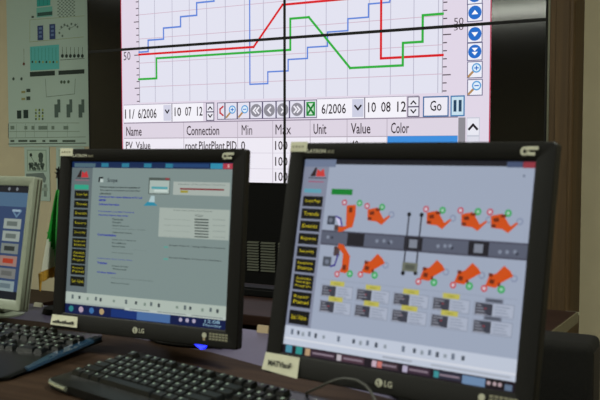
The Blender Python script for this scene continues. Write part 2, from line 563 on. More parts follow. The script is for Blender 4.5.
LEFT_PICTURE = [('r',0,0,1280,1024,'7A8A88',0),
('r',0,0,1280,40,'14284E',1),
('r',250,8,310,34,'2A7690',2),
('r',420,8,480,34,'2A7690',2),
('r',600,8,660,34,'2A7690',2),
('r',770,8,830,34,'2A7690',2),
('r',20,10,200,36,'4A6470',2),
('r',820,8,1100,30,'20406E',2),
('r',1110,4,1200,38,'2E88A8',2),
('r',1202,4,1280,38,'A83848',2),
('t','x',1232,10,1250,30,'E8C8C8',3,0),
('r',0,40,178,880,'5F6B6E',1),
('r',0,880,1280,948,'A9B5AC',1),
('r',0,948,1280,960,'98A4A0',1),
('r',500,948,1280,966,'B2BCB6',2),
('r',0,960,1280,1024,'101A44',1),
('o',52,992,20,'2C7A7E',2),
('o',137,992,20,'A894A8',2),
('o',227,992,20,'3A6AA0',2),
('o',312,992,20,'A8926A',2),
('r',390,966,600,1018,'16306E',2),
('r',600,966,860,1020,'46689A',2),
('o',940,990,13,'A8A0B8',3),
('o',990,990,13,'A8A0B8',3),
('o',1040,990,13,'A8A0B8',3),
('t','12:08',1120,972,1230,992,'8FB4C8',3,0),
('t','Monday',1110,998,1240,1018,'8FB4C8',3,0),
('r',50,898,68,926,'5A6668',2),
('r',110,902,128,923,'3C4448',2),
('r',180,906,198,926,'7A8A80',2),
('r',250,898,268,923,'5A6668',2),
('r',290,902,308,926,'3C4448',2),
('r',400,906,418,923,'7A8A80',2),
('r',500,898,518,926,'5A6668',2),
('r',580,902,598,923,'3C4448',2),
('r',650,906,668,926,'7A8A80',2),
('r',700,898,718,923,'5A6668',2),
('r',760,902,778,926,'3C4448',2),
('r',900,906,918,923,'7A8A80',2),
('r',960,898,978,926,'5A6668',2),
('r',1000,902,1018,923,'3C4448',2),
('r',1090,906,1108,926,'7A8A80',2),
('r',1150,898,1168,923,'5A6668',2),
('r',1200,902,1218,926,'3C4448',2),
('r',540,952,700,958,'7E8884',3),
('r',760,952,980,958,'7E8884',3),
('r',1020,952,1250,958,'7E8884',3),
('p',[(43.0,106.0),(73.0,57.0),(85.0,57.0),(81.0,106.0)],'2A1A1E',2),
('p',[(83.0,106.0),(89.0,65.0),(109.0,77.0),(127.0,63.0),(146.0,106.0)],'B83238',2),
('r',35.0,111.0,156.0,116.0,'3A3C44',2),
('r',30,122,150,128,'8A6470',2),
('r',28.0,156.0,151.0,187.0,'2E9C80',2),
('r',32,195.0,154,251.0,'0E1210',2),
('t','Scope Page',48,212.0,144,231.0,'A8A020',3,0),
('r',32,261.0,154,312.0,'0E1210',2),
('t','Trends',48,277.0,144,294.0,'A8A020',3,0),
('r',32,322.0,154,374.0,'0E1210',2),
('t','Events',48,338.0,144,356.0,'A8A020',3,0),
('r',32,387.0,154,445.0,'0E1210',2),
('t','Reports',48,405.0,144,425.0,'A8A020',3,0),
('r',32,451.0,154,508.0,'0E1210',2),
('t','Security',48,469.0,144,488.0,'A8A020',3,0),
('r',32,517.0,154,582.0,'0E1210',2),
('t','Equipment',48,530.0,144,545.0,'A8A020',3,0),
('t','Status',48,552.0,144,567.0,'A8A020',3,0),
('r',32,589.0,154,689.0,'0E1210',2),
('t','Automatic',48,604.0,144,622.0,'A8A020',3,0),
('t','Step',48,630.0,144,646.0,'A8A020',3,0),
('t','Program',48,654.0,144,672.0,'A8A020',3,0),
('r',32,696.0,154,763.0,'0E1210',2),
('t','Repair',48,710.0,144,725.0,'A8A020',3,0),
('t','Panel',48,732.0,144,747.0,'A8A020',3,0),
('r',32,774.0,154,839.0,'0E1210',2),
('t','Exit / Admin',48,794.0,144,816.0,'A8A020',3,0),
('p',[(232,102.0),(270,100),(270,112),(244,112),(244,136),(232,136)],'1A2024',2),
('r',246,114,272,136,'B4C2BE',2),
('t','Scope',307.0,107.0,392.0,142.0,'2A3238',3,1),
('t','Following sample is to show the capabilities of',247.0,162.0,577.0,175.0,'141E1E',3,2),
('t','the system for monitoring and controlling',249.0,184.0,579.0,194.0,'141E1E',3,2),
('t','pilot plants',250.0,205.0,343.0,219.0,'141E1E',3,2),
('t','Connect and view remote databases via PLC and',243.0,226.0,597.0,238.0,'1C2896',3,2),
('t','server',244.0,248.0,304.0,263.0,'1C2896',3,2),
('t','Software Integration',246.0,275.0,414.0,290.0,'1C2896',3,2),
('t','Programming your Main Process in',245.0,325.0,539.0,335.0,'1C2896',3,2),
('t','Sequence Step by Step mode',246.0,348.0,491.0,360.0,'1C2896',3,2),
('t','Formula',365.0,372.0,452.0,385.0,'3E4C4A',3,2),
('t','Recipe',366.0,393.0,437.0,406.0,'3E4C4A',3,2),
('t','Batch Report',368.0,416.0,504.0,426.0,'3E4C4A',3,2),
('t','Events and alarms display',369.0,438.0,641.0,442.0,'3E4C4A',3,2),
('t','Historical trends',370.0,460.0,530.0,469.0,'3E4C4A',3,2),
('t','Communication',246.0,476.0,401.0,492.0,'1C2896',3,2),
('t','Serial Link or Ethernet',369.0,509.0,565.0,516.0,'3E4C4A',3,2),
('t','Profibus',370.0,529.0,486.0,539.0,'3E4C4A',3,2),
('t','Remote Panels',372.0,551.0,479.0,561.0,'3E4C4A',3,2),
('t','Optional modules and wireless',373.0,572.0,657.0,573.0,'3E4C4A',3,2),
('t','Hot redundancy',374.0,595.0,546.0,601.0,'3E4C4A',3,2),
('t','Configurable Data Logging from',252.0,638.0,541.0,644.0,'1C2896',3,2),
('t','Tables',253.0,664.0,338.0,678.0,'1C2896',3,2),
('t','Event driven',380.0,680.0,511.0,689.0,'3E4C4A',3,2),
('t','Timed',381.0,700.0,496.0,709.0,'3E4C4A',3,2),
('t','Online Editing',257.0,727.0,416.0,739.0,'1C2896',3,2),
('t','Save programs as document and share',377.0,766.0,715.0,762.0,'3E4C4A',3,2),
('t','Password levels',378.0,792.0,526.0,799.0,'3E4C4A',3,2),
('r',645.0,99.0,811.0,205.0,'4A5450',2),
('r',652.0,117.0,806.0,200.0,'A4B4AE',3),
('r',774.0,100.0,804.0,113.0,'8A3A40',3),
('r',668.0,157.0,794.0,172.0,'4E9AA4',4),
('r',689.0,176.0,795.0,190.0,'C0CEC8',4),
('p',[(611.0,283.0),(641.0,255.0),(691.0,257.0),(721.0,279.0)],'2A86A0',2),
('p',[(651.0,257.0),(667.0,217.0),(695.0,217.0),(699.0,259.0)],'A8C0C4',3),
('r',837.0,122.0,1258.0,206.0,'A2ACA6',2),
('r',890.0,162.0,1217.0,172.0,'7A1C28',3),
('r',894.0,177.0,952.0,192.0,'9A9030',4),
('t','Simulation of Manual Motor Operation',873.0,133.0,1223.0,145.0,'5A6462',3,0),
('r',739.0,290.0,1265.0,477.0,'A0ABA4',2),
('t','Profile Table of Main Entry Records',851.0,300.0,1137.0,309.0,'2A3432',3,0),
('t','Value',1012.0,323.0,1072.0,340.0,'3A4442',3,0),
('r',1010.0,351.0,1114.0,360.0,'4A5450',3),
('t','sample of main entries',778.0,361.0,977.0,366.0,'4A5450',3,0),
('t','notes',1146.0,348.0,1234.0,357.0,'7A8480',3,0),
('r',1011.0,369.0,1115.0,378.0,'4A5450',3),
('r',1012.0,387.0,1116.0,396.0,'4A5450',3),
('t','sample of main entries',780.0,398.0,979.0,403.0,'4A5450',3,0),
('t','notes',1148.0,384.0,1236.0,392.0,'7A8480',3,0),
('r',1013.0,406.0,1117.0,414.0,'4A5450',3),
('r',1014.0,424.0,1118.0,432.0,'4A5450',3),
('t','sample of main entries',782.0,435.0,981.0,439.0,'4A5450',3,0),
('t','notes',1150.0,420.0,1238.0,428.0,'7A8480',3,0),
('r',1015.0,442.0,1119.0,450.0,'4A5450',3),
('r',1016.0,460.0,1120.0,468.0,'4A5450',3),
('t','sample of main entries',784.0,472.0,983.0,475.0,'4A5450',3,0),
('t','notes',1152.0,456.0,1240.0,463.0,'7A8480',3,0),
('t','Sample Entry II : Using Different Control',826.0,523.0,1243.0,533.0,'0A1214',3,1),
('t','Sample Analysis: Connect to Database',830.0,601.0,1219.0,611.0,'0A1214',3,1),
('r',788.0,535.0,819.0,546.0,'5A9A90',3),
('r',788.0,611.0,824.0,622.0,'5A9A90',3)]
RIGHT_PICTURE = [('r',0,0,1280,1024,'9AA4B8',0),
('r',0,0,1280,26,'1C1C24',1),
('r',0,0,200,40,'6A7690',2),
('r',1140,4,1215,30,'44506E',2),
('r',1217,4,1280,32,'8E3440',2),
('r',0,30,160,880,'7E8498',1),
('r',0,880,1280,985,'BCC4D4',1),
('r',0,940,1280,950,'D0D4DE',2),
('r',0,978,1280,1024,'1E1620',2),
('r',20,980,60,1018,'4A8AA0',3),
('r',85,980,125,1018,'2E8A86',3),
('r',145,982,175,1018,'B09272',3),
('r',180,984,330,1016,'3A2A38',3),
('r',360,984,500,1016,'4A3440',3),
('r',585,984,690,1016,'3E3038',3),
('r',740,984,860,1016,'3A2A3A',3),
('r',900,984,1020,1016,'2E2E3E',3),
('r',190,996,320,1004,'8A7A88',4),
('r',380,996,490,1004,'8A7A88',4),
('r',600,996,680,1004,'8A7A88',4),
('r',750,996,850,1004,'8A7A88',4),
('r',910,996,1010,1004,'8A7A88',4),
('r',340,986,366,1016,'B8B0B8',4),
('r',545,986,571,1016,'C0A8B8',4),
('r',575,986,601,1016,'C07068',4),
('r',715,986,741,1016,'B0A8C0',4),
('r',880,986,906,1016,'3A8A90',4),
('r',1024,984,1135,1022,'6A86A8',4),
('r',1140,980,1225,1016,'1A1418',4),
('r',1228,994,1262,1020,'5E7088',4),
('o',1152,1000,9,'B09AA0',5),
('o',1180,1000,9,'B09AA0',5),
('o',1205,1000,9,'B09AA0',5),
('r',40,896,56,924,'6A7484',3),
('r',80,900,96,921,'4A525E',3),
('r',110,904,126,924,'8A949E',3),
('r',150,896,166,921,'6A7484',3),
('r',190,900,206,924,'4A525E',3),
('r',240,904,256,921,'8A949E',3),
('r',330,896,346,924,'6A7484',3),
('r',420,900,436,921,'4A525E',3),
('r',460,904,476,924,'8A949E',3),
('r',500,896,516,921,'6A7484',3),
('r',550,900,566,924,'4A525E',3),
('r',600,904,616,921,'8A949E',3),
('r',700,896,716,924,'6A7484',3),
('r',760,900,776,921,'4A525E',3),
('r',800,904,816,924,'8A949E',3),
('r',840,896,856,921,'6A7484',3),
('r',880,900,896,924,'4A525E',3),
('r',920,904,936,921,'8A949E',3),
('r',960,896,976,924,'6A7484',3),
('r',1010,900,1026,921,'4A525E',3),
('r',600,958,760,966,'9AA0AC',3),
('r',860,958,1250,966,'A4AAB6',3),
('p',[(43.0,91.0),(72.1,44.0),(83.74000000000001,44.0),(77.92,91.0)],'2A1A1E',2),
('p',[(81.80000000000001,91.0),(86.65,52.0),(108.96000000000001,64.0),(125.45,48.0),(140.0,91.0)],'C43A38',2),
('r',35.0,97.0,148.0,102.0,'3A3A48',2),
('r',37.0,117.0,136.0,122.0,'A04A6A',2),
('r',17.0,158.0,127.0,179.0,'5A9AAE',2),
('r',16,197.0,144,252.0,'0E0E10',2),
('t','Scope Page',32,214.0,128,233.0,'C8B81E',3,0),
('r',16,263.0,144,318.0,'0E0E10',2),
('t','Trends',32,280.0,128,299.0,'C8B81E',3,0),
('r',16,328.0,144,383.0,'0E0E10',2),
('t','Events',32,345.0,128,364.0,'C8B81E',3,0),
('r',16,394.0,144,452.0,'0E0E10',2),
('t','Reports',32,412.0,128,432.0,'C8B81E',3,0),
('r',16,463.0,144,518.0,'0E0E10',2),
('t','Security',32,480.0,128,499.0,'C8B81E',3,0),
('r',16,529.0,144,599.0,'0E0E10',2),
('t','Equipment',32,543.0,128,559.0,'C8B81E',3,0),
('t','Status',32,567.0,128,583.0,'C8B81E',3,0),
('r',16,610.0,144,691.0,'0E0E10',2),
('t','Automatic',32,623.0,128,636.0,'C8B81E',3,0),
('t','Step',32,643.0,128,657.0,'C8B81E',3,0),
('t','Program',32,663.0,128,677.0,'C8B81E',3,0),
('r',16,701.0,144,781.0,'0E0E10',2),
('t','Repair',32,718.0,128,736.0,'C8B81E',3,0),
('t','Panel',32,744.0,128,762.0,'C8B81E',3,0),
('r',16,798.0,144,869.0,'0E0E10',2),
('t','Exit / Admin',32,820.0,128,844.0,'C8B81E',3,0),
('r',192.0,154.0,321.0,184.0,'0A7A2C',2),
('r',160,370.0,1280,447.0,'565B6C',2),
('r',160,370.0,1280,379.0,'4A4C5C',3),
('r',160,438.0,1280,447.0,'4A4C5C',3),
('r',322.0,376.0,423.0,441.0,'1E1C24',4),
('r',651.0,376.0,751.0,441.0,'1E1C24',4),
('r',679.0,388.0,723.0,429.0,'7A808E',5),
('r',990.0,376.0,1091.0,441.0,'1E1C24',4),
('r',1018.28,388.0,1062.72,429.0,'7A808E',5),
('o',203.0,406.0,9,'7E8698',4),
('o',498.0,408.0,9,'7E8698',4),
('o',538.0,405.0,9,'7E8698',4),
('o',578.0,408.0,9,'7E8698',4),
('o',835.0,411.0,9,'7E8698',4),
('o',871.0,408.0,9,'7E8698',4),
('o',897.0,406.0,9,'7E8698',4),
('o',1146.0,417.0,9,'7E8698',4),
('o',1180.0,415.0,9,'7E8698',4),
('o',1217.0,412.0,9,'7E8698',4),
('o',229.0,407.0,7,'2E3240',5),
('o',568.0,413.0,7,'2E3240',5),
('o',908.0,415.0,7,'2E3240',5),
('o',1227.0,420.0,7,'2E3240',5),
('r',659.0,268.0,667.0,557.0,'2A2A34',6),
('o',663.0,268.0,11,'14141A',7),
('o',663.0,553.0,11,'14141A',7),
('r',727.0,267.0,735.0,551.0,'2A2A34',6),
('o',731.0,267.0,11,'14141A',7),
('o',731.0,547.0,11,'14141A',7),
('r',655.0,500.0,739.0,543.0,'6A6E62',7),
('r',671.0,510.0,723.0,533.0,'50544C',8),
('o',418.0,236.0,16,'B8485A',4),
('o',418.0,236.0,8,'C8C0CC',5),
('o',506.0,238.0,17,'2AA050',4),
('o',506.0,238.0,8,'A0C0B0',5),
('p',[(424.0,253.0),(480.0,241.0),(502.0,270.0),(522.0,297.0),(550.0,277.0),(558.0,283.0),(514.0,328.0),(484.0,312.0),(430.0,308.0)],'C84C14',6),
('p',[(436.0,266.0),(462.0,259.0),(468.0,278.0),(442.0,281.0)],'6A260E',7),
('p',[(430.0,292.0),(452.0,291.0),(454.0,306.0),(430.0,306.0)],'6A260E',7),
('r',472.0,245.0,498.0,258.0,'6A260E',7),
('o',564.0,273.0,16,'7A84A0',4),
('o',564.0,273.0,11,'9AA4B8',5),
('o',751.0,238.0,16,'B8485A',4),
('o',751.0,238.0,8,'C8C0CC',5),
('o',839.0,240.0,17,'2AA050',4),
('o',839.0,240.0,8,'A0C0B0',5),
('p',[(757.0,255.0),(813.0,243.0),(835.0,272.0),(855.0,299.0),(883.0,279.0),(891.0,285.0),(847.0,330.0),(817.0,314.0),(763.0,310.0)],'C84C14',6),
('p',[(769.0,268.0),(795.0,261.0),(801.0,280.0),(775.0,283.0)],'6A260E',7),
('p',[(763.0,294.0),(785.0,293.0),(787.0,308.0),(763.0,308.0)],'6A260E',7),
('r',805.0,247.0,831.0,260.0,'6A260E',7),
('o',897.0,275.0,16,'7A84A0',4),
('o',897.0,275.0,11,'9AA4B8',5),
('o',932.0,237.0,16,'B8485A',4),
('o',932.0,237.0,8,'C8C0CC',5),
('o',1020.0,239.0,17,'2AA050',4),
('o',1020.0,239.0,8,'A0C0B0',5),
('p',[(938.0,254.0),(994.0,242.0),(1016.0,271.0),(1036.0,298.0),(1064.0,278.0),(1072.0,284.0),(1028.0,329.0),(998.0,313.0),(944.0,309.0)],'C84C14',6),
('p',[(950.0,267.0),(976.0,260.0),(982.0,279.0),(956.0,282.0)],'6A260E',7),
('p',[(944.0,293.0),(966.0,292.0),(968.0,307.0),(944.0,307.0)],'6A260E',7),
('r',986.0,246.0,1012.0,259.0,'6A260E',7),
('o',1078.0,274.0,16,'7A84A0',4),
('o',1078.0,274.0,11,'9AA4B8',5),
('o',1080.0,238.0,16,'B8485A',4),
('o',1080.0,238.0,8,'C8C0CC',5),
('o',1168.0,240.0,17,'2AA050',4),
('o',1168.0,240.0,8,'A0C0B0',5),
('p',[(1086.0,255.0),(1142.0,243.0),(1164.0,272.0),(1184.0,299.0),(1212.0,279.0),(1220.0,285.0),(1176.0,330.0),(1146.0,314.0),(1092.0,310.0)],'C84C14',6),
('p',[(1098.0,268.0),(1124.0,261.0),(1130.0,280.0),(1104.0,283.0)],'6A260E',7),
('p',[(1092.0,294.0),(1114.0,293.0),(1116.0,308.0),(1092.0,308.0)],'6A260E',7),
('r',1134.0,247.0,1160.0,260.0,'6A260E',7),
('o',1226.0,275.0,16,'7A84A0',4),
('o',1226.0,275.0,11,'9AA4B8',5),
('o',280.0,223.0,16,'B8485A',4),
('o',280.0,223.0,8,'C8C0CC',5),
('o',372.0,223.0,17,'2AA050',4),
('o',372.0,223.0,8,'A0C0B0',5),
('p',[(296.0,237.0),(352.0,233.0),(356.0,283.0),(346.0,347.0),(320.0,355.0),(286.0,373.0),(262.0,377.0),(260.0,351.0),(306.0,343.0),(300.0,283.0)],'C84C14',6),
('r',314.0,247.0,334.0,273.0,'6A260E',7),
('r',188.0,295.0,236.0,341.0,'3C4250',6),
('p',[(236.0,299.0),(260.0,301.0),(280.0,343.0),(262.0,345.0)],'C8C4E0',6),
('l',[(240.0,297.0),(268.0,307.0),(282.0,345.0)],9,'3A2E86',7),
('r',236.0,341.0,276.0,369.0,'4A3A3C',5),
('o',208.0,318.0,12,'6A7080',7),
('o',424.0,580.0,16,'C04048',4),
('o',424.0,580.0,8,'C8C0CC',5),
('o',506.0,577.0,18,'2AA050',4),
('o',506.0,577.0,9,'90C0A8',5),
('p',[(428.0,568.0),(444.0,518.0),(476.0,508.0),(510.0,470.0),(540.0,491.0),(558.0,515.0),(550.0,518.0),(528.0,506.0),(496.0,552.0),(480.0,573.0)],'C84C14',6),
('p',[(448.0,534.0),(472.0,537.0),(468.0,558.0),(446.0,554.0)],'6A260E',7),
('r',440.0,509.0,460.0,525.0,'6A260E',7),
('r',488.0,549.0,500.0,565.0,'6A260E',7),
('o',562.0,523.0,16,'7A84A0',4),
('o',562.0,523.0,11,'9AA4B8',5),
('o',751.0,586.0,16,'C04048',4),
('o',751.0,586.0,8,'C8C0CC',5),
('o',833.0,583.0,18,'2AA050',4),
('o',833.0,583.0,9,'90C0A8',5),
('p',[(755.0,574.0),(771.0,524.0),(803.0,514.0),(837.0,476.0),(867.0,497.0),(885.0,521.0),(877.0,524.0),(855.0,512.0),(823.0,558.0),(807.0,579.0)],'C84C14',6),
('p',[(775.0,540.0),(799.0,543.0),(795.0,564.0),(773.0,560.0)],'6A260E',7),
('r',767.0,515.0,787.0,531.0,'6A260E',7),
('r',815.0,555.0,827.0,571.0,'6A260E',7),
('o',889.0,529.0,16,'7A84A0',4),
('o',889.0,529.0,11,'9AA4B8',5),
('o',932.0,586.0,16,'C04048',4),
('o',932.0,586.0,8,'C8C0CC',5),
('o',1014.0,583.0,18,'2AA050',4),
('o',1014.0,583.0,9,'90C0A8',5),
('p',[(936.0,574.0),(952.0,524.0),(984.0,514.0),(1018.0,476.0),(1048.0,497.0),(1066.0,521.0),(1058.0,524.0),(1036.0,512.0),(1004.0,558.0),(988.0,579.0)],'C84C14',6),
('p',[(956.0,540.0),(980.0,543.0),(976.0,564.0),(954.0,560.0)],'6A260E',7),
('r',948.0,515.0,968.0,531.0,'6A260E',7),
('r',996.0,555.0,1008.0,571.0,'6A260E',7),
('o',1070.0,529.0,16,'7A84A0',4),
('o',1070.0,529.0,11,'9AA4B8',5),
('o',1087.0,587.0,16,'C04048',4),
('o',1087.0,587.0,8,'C8C0CC',5),
('o',1169.0,584.0,18,'2AA050',4),
('o',1169.0,584.0,9,'90C0A8',5),
('p',[(1091.0,575.0),(1107.0,525.0),(1139.0,515.0),(1173.0,477.0),(1203.0,498.0),(1221.0,522.0),(1213.0,525.0),(1191.0,513.0),(1159.0,559.0),(1143.0,580.0)],'C84C14',6),
('p',[(1111.0,541.0),(1135.0,544.0),(1131.0,565.0),(1109.0,561.0)],'6A260E',7),
('r',1103.0,516.0,1123.0,532.0,'6A260E',7),
('r',1151.0,556.0,1163.0,572.0,'6A260E',7),
('o',1225.0,530.0,16,'7A84A0',4),
('o',1225.0,530.0,11,'9AA4B8',5),
('o',285.0,590.0,16,'C04048',4),
('o',285.0,590.0,8,'C8C0CC',5),
('o',361.0,582.0,18,'2AA050',4),
('o',361.0,582.0,9,'90C0A8',5),
('p',[(295.0,578.0),(309.0,550.0),(307.0,486.0),(271.0,454.0),(275.0,434.0),(305.0,440.0),(351.0,494.0),(351.0,568.0),(335.0,582.0)],'C84C14',6),
('r',313.0,540.0,335.0,566.0,'6A260E',7),
('r',189.0,506.0,241.0,556.0,'4A505C',6),
('r',249.0,450.0,285.0,498.0,'4A3A3C',5),
('l',[(277.0,494.0),(265.0,546.0),(241.0,554.0)],9,'3A2E86',7),
('o',215.0,532.0,12,'70788A',7),
('r',197,647.0,391,712.0,'8A92A4',3),
('r',201,651.0,387,708.0,'A6AEC0',4),
('r',205,653.0,289,706.0,'3A3C48',5),
('r',211,661.0,235,666.0,'8A8C98',6),
('r',299,661.0,355,665.0,'80889A',5),
('r',211,674.0,244,679.0,'8A8C98',6),
('r',299,674.0,363,678.0,'80889A',5),
('r',211,687.0,253,692.0,'8A8C98',6),
('r',299,687.0,371,691.0,'80889A',5),
('r',211,700.0,262,705.0,'8A8C98',6),
('r',299,700.0,355,704.0,'80889A',5),
('r',249,673.0,261,679.0,'8A3A44',6),
('r',251,626.0,337,650.0,'B8B254',7),
('t','robot',275,631.0,313,644.0,'7A7430',8,0),
('r',197,726.0,391,791.0,'8A92A4',3),
('r',201,730.0,387,787.0,'A6AEC0',4),
('r',205,732.0,289,785.0,'3A3C48',5),
('r',211,740.0,235,745.0,'8A8C98',6),
('r',299,740.0,355,744.0,'80889A',5),
('r',211,753.0,244,758.0,'8A8C98',6),
('r',299,753.0,363,757.0,'80889A',5),
('r',211,766.0,253,771.0,'8A8C98',6),
('r',299,766.0,371,770.0,'80889A',5),
('r',211,779.0,262,784.0,'8A8C98',6),
('r',299,779.0,355,783.0,'80889A',5),
('r',249,752.0,261,758.0,'8A3A44',6),
('r',251,705.0,337,729.0,'B8B254',7),
('t','robot',275,710.0,313,723.0,'7A7430',8,0),
('r',409,647.0,603,712.0,'8A92A4',3),
('r',413,651.0,599,708.0,'A6AEC0',4),
('r',417,653.0,501,706.0,'3A3C48',5),
('r',423,661.0,456,666.0,'8A8C98',6),
('r',511,661.0,583,665.0,'80889A',5),
('r',423,674.0,465,679.0,'8A8C98',6),
('r',511,674.0,567,678.0,'80889A',5),
('r',423,687.0,474,692.0,'8A8C98',6),
('r',511,687.0,575,691.0,'80889A',5),
('r',423,700.0,447,705.0,'8A8C98',6),
('r',511,700.0,583,704.0,'80889A',5),
('r',461,673.0,473,679.0,'8A3A44',6),
('r',463,626.0,549,650.0,'B8B254',7),
('t','robot',487,631.0,525,644.0,'7A7430',8,0),
('r',409,726.0,603,791.0,'8A92A4',3),
('r',413,730.0,599,787.0,'A6AEC0',4),
('r',417,732.0,501,785.0,'3A3C48',5),
('r',423,740.0,456,745.0,'8A8C98',6),
('r',511,740.0,583,744.0,'80889A',5),
('r',423,753.0,465,758.0,'8A8C98',6),
('r',511,753.0,567,757.0,'80889A',5),
('r',423,766.0,474,771.0,'8A8C98',6),
('r',511,766.0,575,770.0,'80889A',5),
('r',423,779.0,447,784.0,'8A8C98',6),
('r',511,779.0,583,783.0,'80889A',5),
('r',461,752.0,473,758.0,'8A3A44',6),
('r',463,705.0,549,729.0,'B8B254',7),
('t','robot',487,710.0,525,723.0,'7A7430',8,0),
('r',621,647.0,815,712.0,'8A92A4',3),
('r',625,651.0,811,708.0,'A6AEC0',4),
('r',629,653.0,713,706.0,'3A3C48',5),
('r',635,661.0,677,666.0,'8A8C98',6),
('r',723,661.0,787,665.0,'80889A',5),
('r',635,674.0,686,679.0,'8A8C98',6),
('r',723,674.0,795,678.0,'80889A',5),
('r',635,687.0,659,692.0,'8A8C98',6),
('r',723,687.0,779,691.0,'80889A',5),
('r',635,700.0,668,705.0,'8A8C98',6),
('r',723,700.0,787,704.0,'80889A',5),
('r',673,673.0,685,679.0,'8A3A44',6),
('r',675,626.0,761,650.0,'B8B254',7),
('t','robot',699,631.0,737,644.0,'7A7430',8,0),
('r',621,726.0,815,791.0,'8A92A4',3),
('r',625,730.0,811,787.0,'A6AEC0',4),
('r',629,732.0,713,785.0,'3A3C48',5),
('r',635,740.0,677,745.0,'8A8C98',6),
('r',723,740.0,787,744.0,'80889A',5),
('r',635,753.0,686,758.0,'8A8C98',6),
('r',723,753.0,795,757.0,'80889A',5),
('r',635,766.0,659,771.0,'8A8C98',6),
('r',723,766.0,779,770.0,'80889A',5),
('r',635,779.0,668,784.0,'8A8C98',6),
('r',723,779.0,787,783.0,'80889A',5),
('r',673,752.0,685,758.0,'8A3A44',6),
('r',675,705.0,761,729.0,'B8B254',7),
('t','robot',699,710.0,737,723.0,'7A7430',8,0),
('r',832,647.0,1026,712.0,'8A92A4',3),
('r',836,651.0,1022,708.0,'A6AEC0',4),
('r',840,653.0,924,706.0,'3A3C48',5),
('r',846,661.0,897,666.0,'8A8C98',6),
('r',934,661.0,990,665.0,'80889A',5),
('r',846,674.0,870,679.0,'8A8C98',6),
('r',934,674.0,998,678.0,'80889A',5),
('r',846,687.0,879,692.0,'8A8C98',6),
('r',934,687.0,1006,691.0,'80889A',5),
('r',846,700.0,888,705.0,'8A8C98',6),
('r',934,700.0,990,704.0,'80889A',5),
('r',884,673.0,896,679.0,'8A3A44',6),
('r',886,626.0,972,650.0,'B8B254',7),
('t','robot',910,631.0,948,644.0,'7A7430',8,0),
('r',832,726.0,1026,791.0,'8A92A4',3),
('r',836,730.0,1022,787.0,'A6AEC0',4),
('r',840,732.0,924,785.0,'3A3C48',5),
('r',846,740.0,897,745.0,'8A8C98',6),
('r',934,740.0,990,744.0,'80889A',5),
('r',846,753.0,870,758.0,'8A8C98',6),
('r',934,753.0,998,757.0,'80889A',5),
('r',846,766.0,879,771.0,'8A8C98',6),
('r',934,766.0,1006,770.0,'80889A',5),
('r',846,779.0,888,784.0,'8A8C98',6),
('r',934,779.0,990,783.0,'80889A',5),
('r',884,752.0,896,758.0,'8A3A44',6),
('r',886,705.0,972,729.0,'B8B254',7),
('t','robot',910,710.0,948,723.0,'7A7430',8,0),
('r',1045,647.0,1239,712.0,'8A92A4',3),
('r',1049,651.0,1235,708.0,'A6AEC0',4),
('r',1053,653.0,1137,706.0,'3A3C48',5),
('r',1059,661.0,1083,666.0,'8A8C98',6),
('r',1147,661.0,1219,665.0,'80889A',5),
('r',1059,674.0,1092,679.0,'8A8C98',6),
('r',1147,674.0,1203,678.0,'80889A',5),
('r',1059,687.0,1101,692.0,'8A8C98',6),
('r',1147,687.0,1211,691.0,'80889A',5),
('r',1059,700.0,1110,705.0,'8A8C98',6),
('r',1147,700.0,1219,704.0,'80889A',5),
('r',1097,673.0,1109,679.0,'8A3A44',6),
('r',1099,628.0,1185,648.0,'6A7080',7),
('r',1107,635.0,1177,641.0,'3A3E4A',8),
('r',1045,726.0,1239,791.0,'8A92A4',3),
('r',1049,730.0,1235,787.0,'A6AEC0',4),
('r',1053,732.0,1137,785.0,'3A3C48',5),
('r',1059,740.0,1083,745.0,'8A8C98',6),
('r',1147,740.0,1219,744.0,'80889A',5),
('r',1059,753.0,1092,758.0,'8A8C98',6),
('r',1147,753.0,1203,757.0,'80889A',5),
('r',1059,766.0,1101,771.0,'8A8C98',6),
('r',1147,766.0,1211,770.0,'80889A',5),
('r',1059,779.0,1110,784.0,'8A8C98',6),
('r',1147,779.0,1219,783.0,'80889A',5),
('r',1097,752.0,1109,758.0,'8A3A44',6),
('r',1099,707.0,1185,727.0,'6A7080',7),
('r',1107,714.0,1177,720.0,'3A3E4A',8),
('r',193,621.0,1250,623.0,'8A92A4',3),
('o',1226.0,68.0,5,'5A6478',3)]
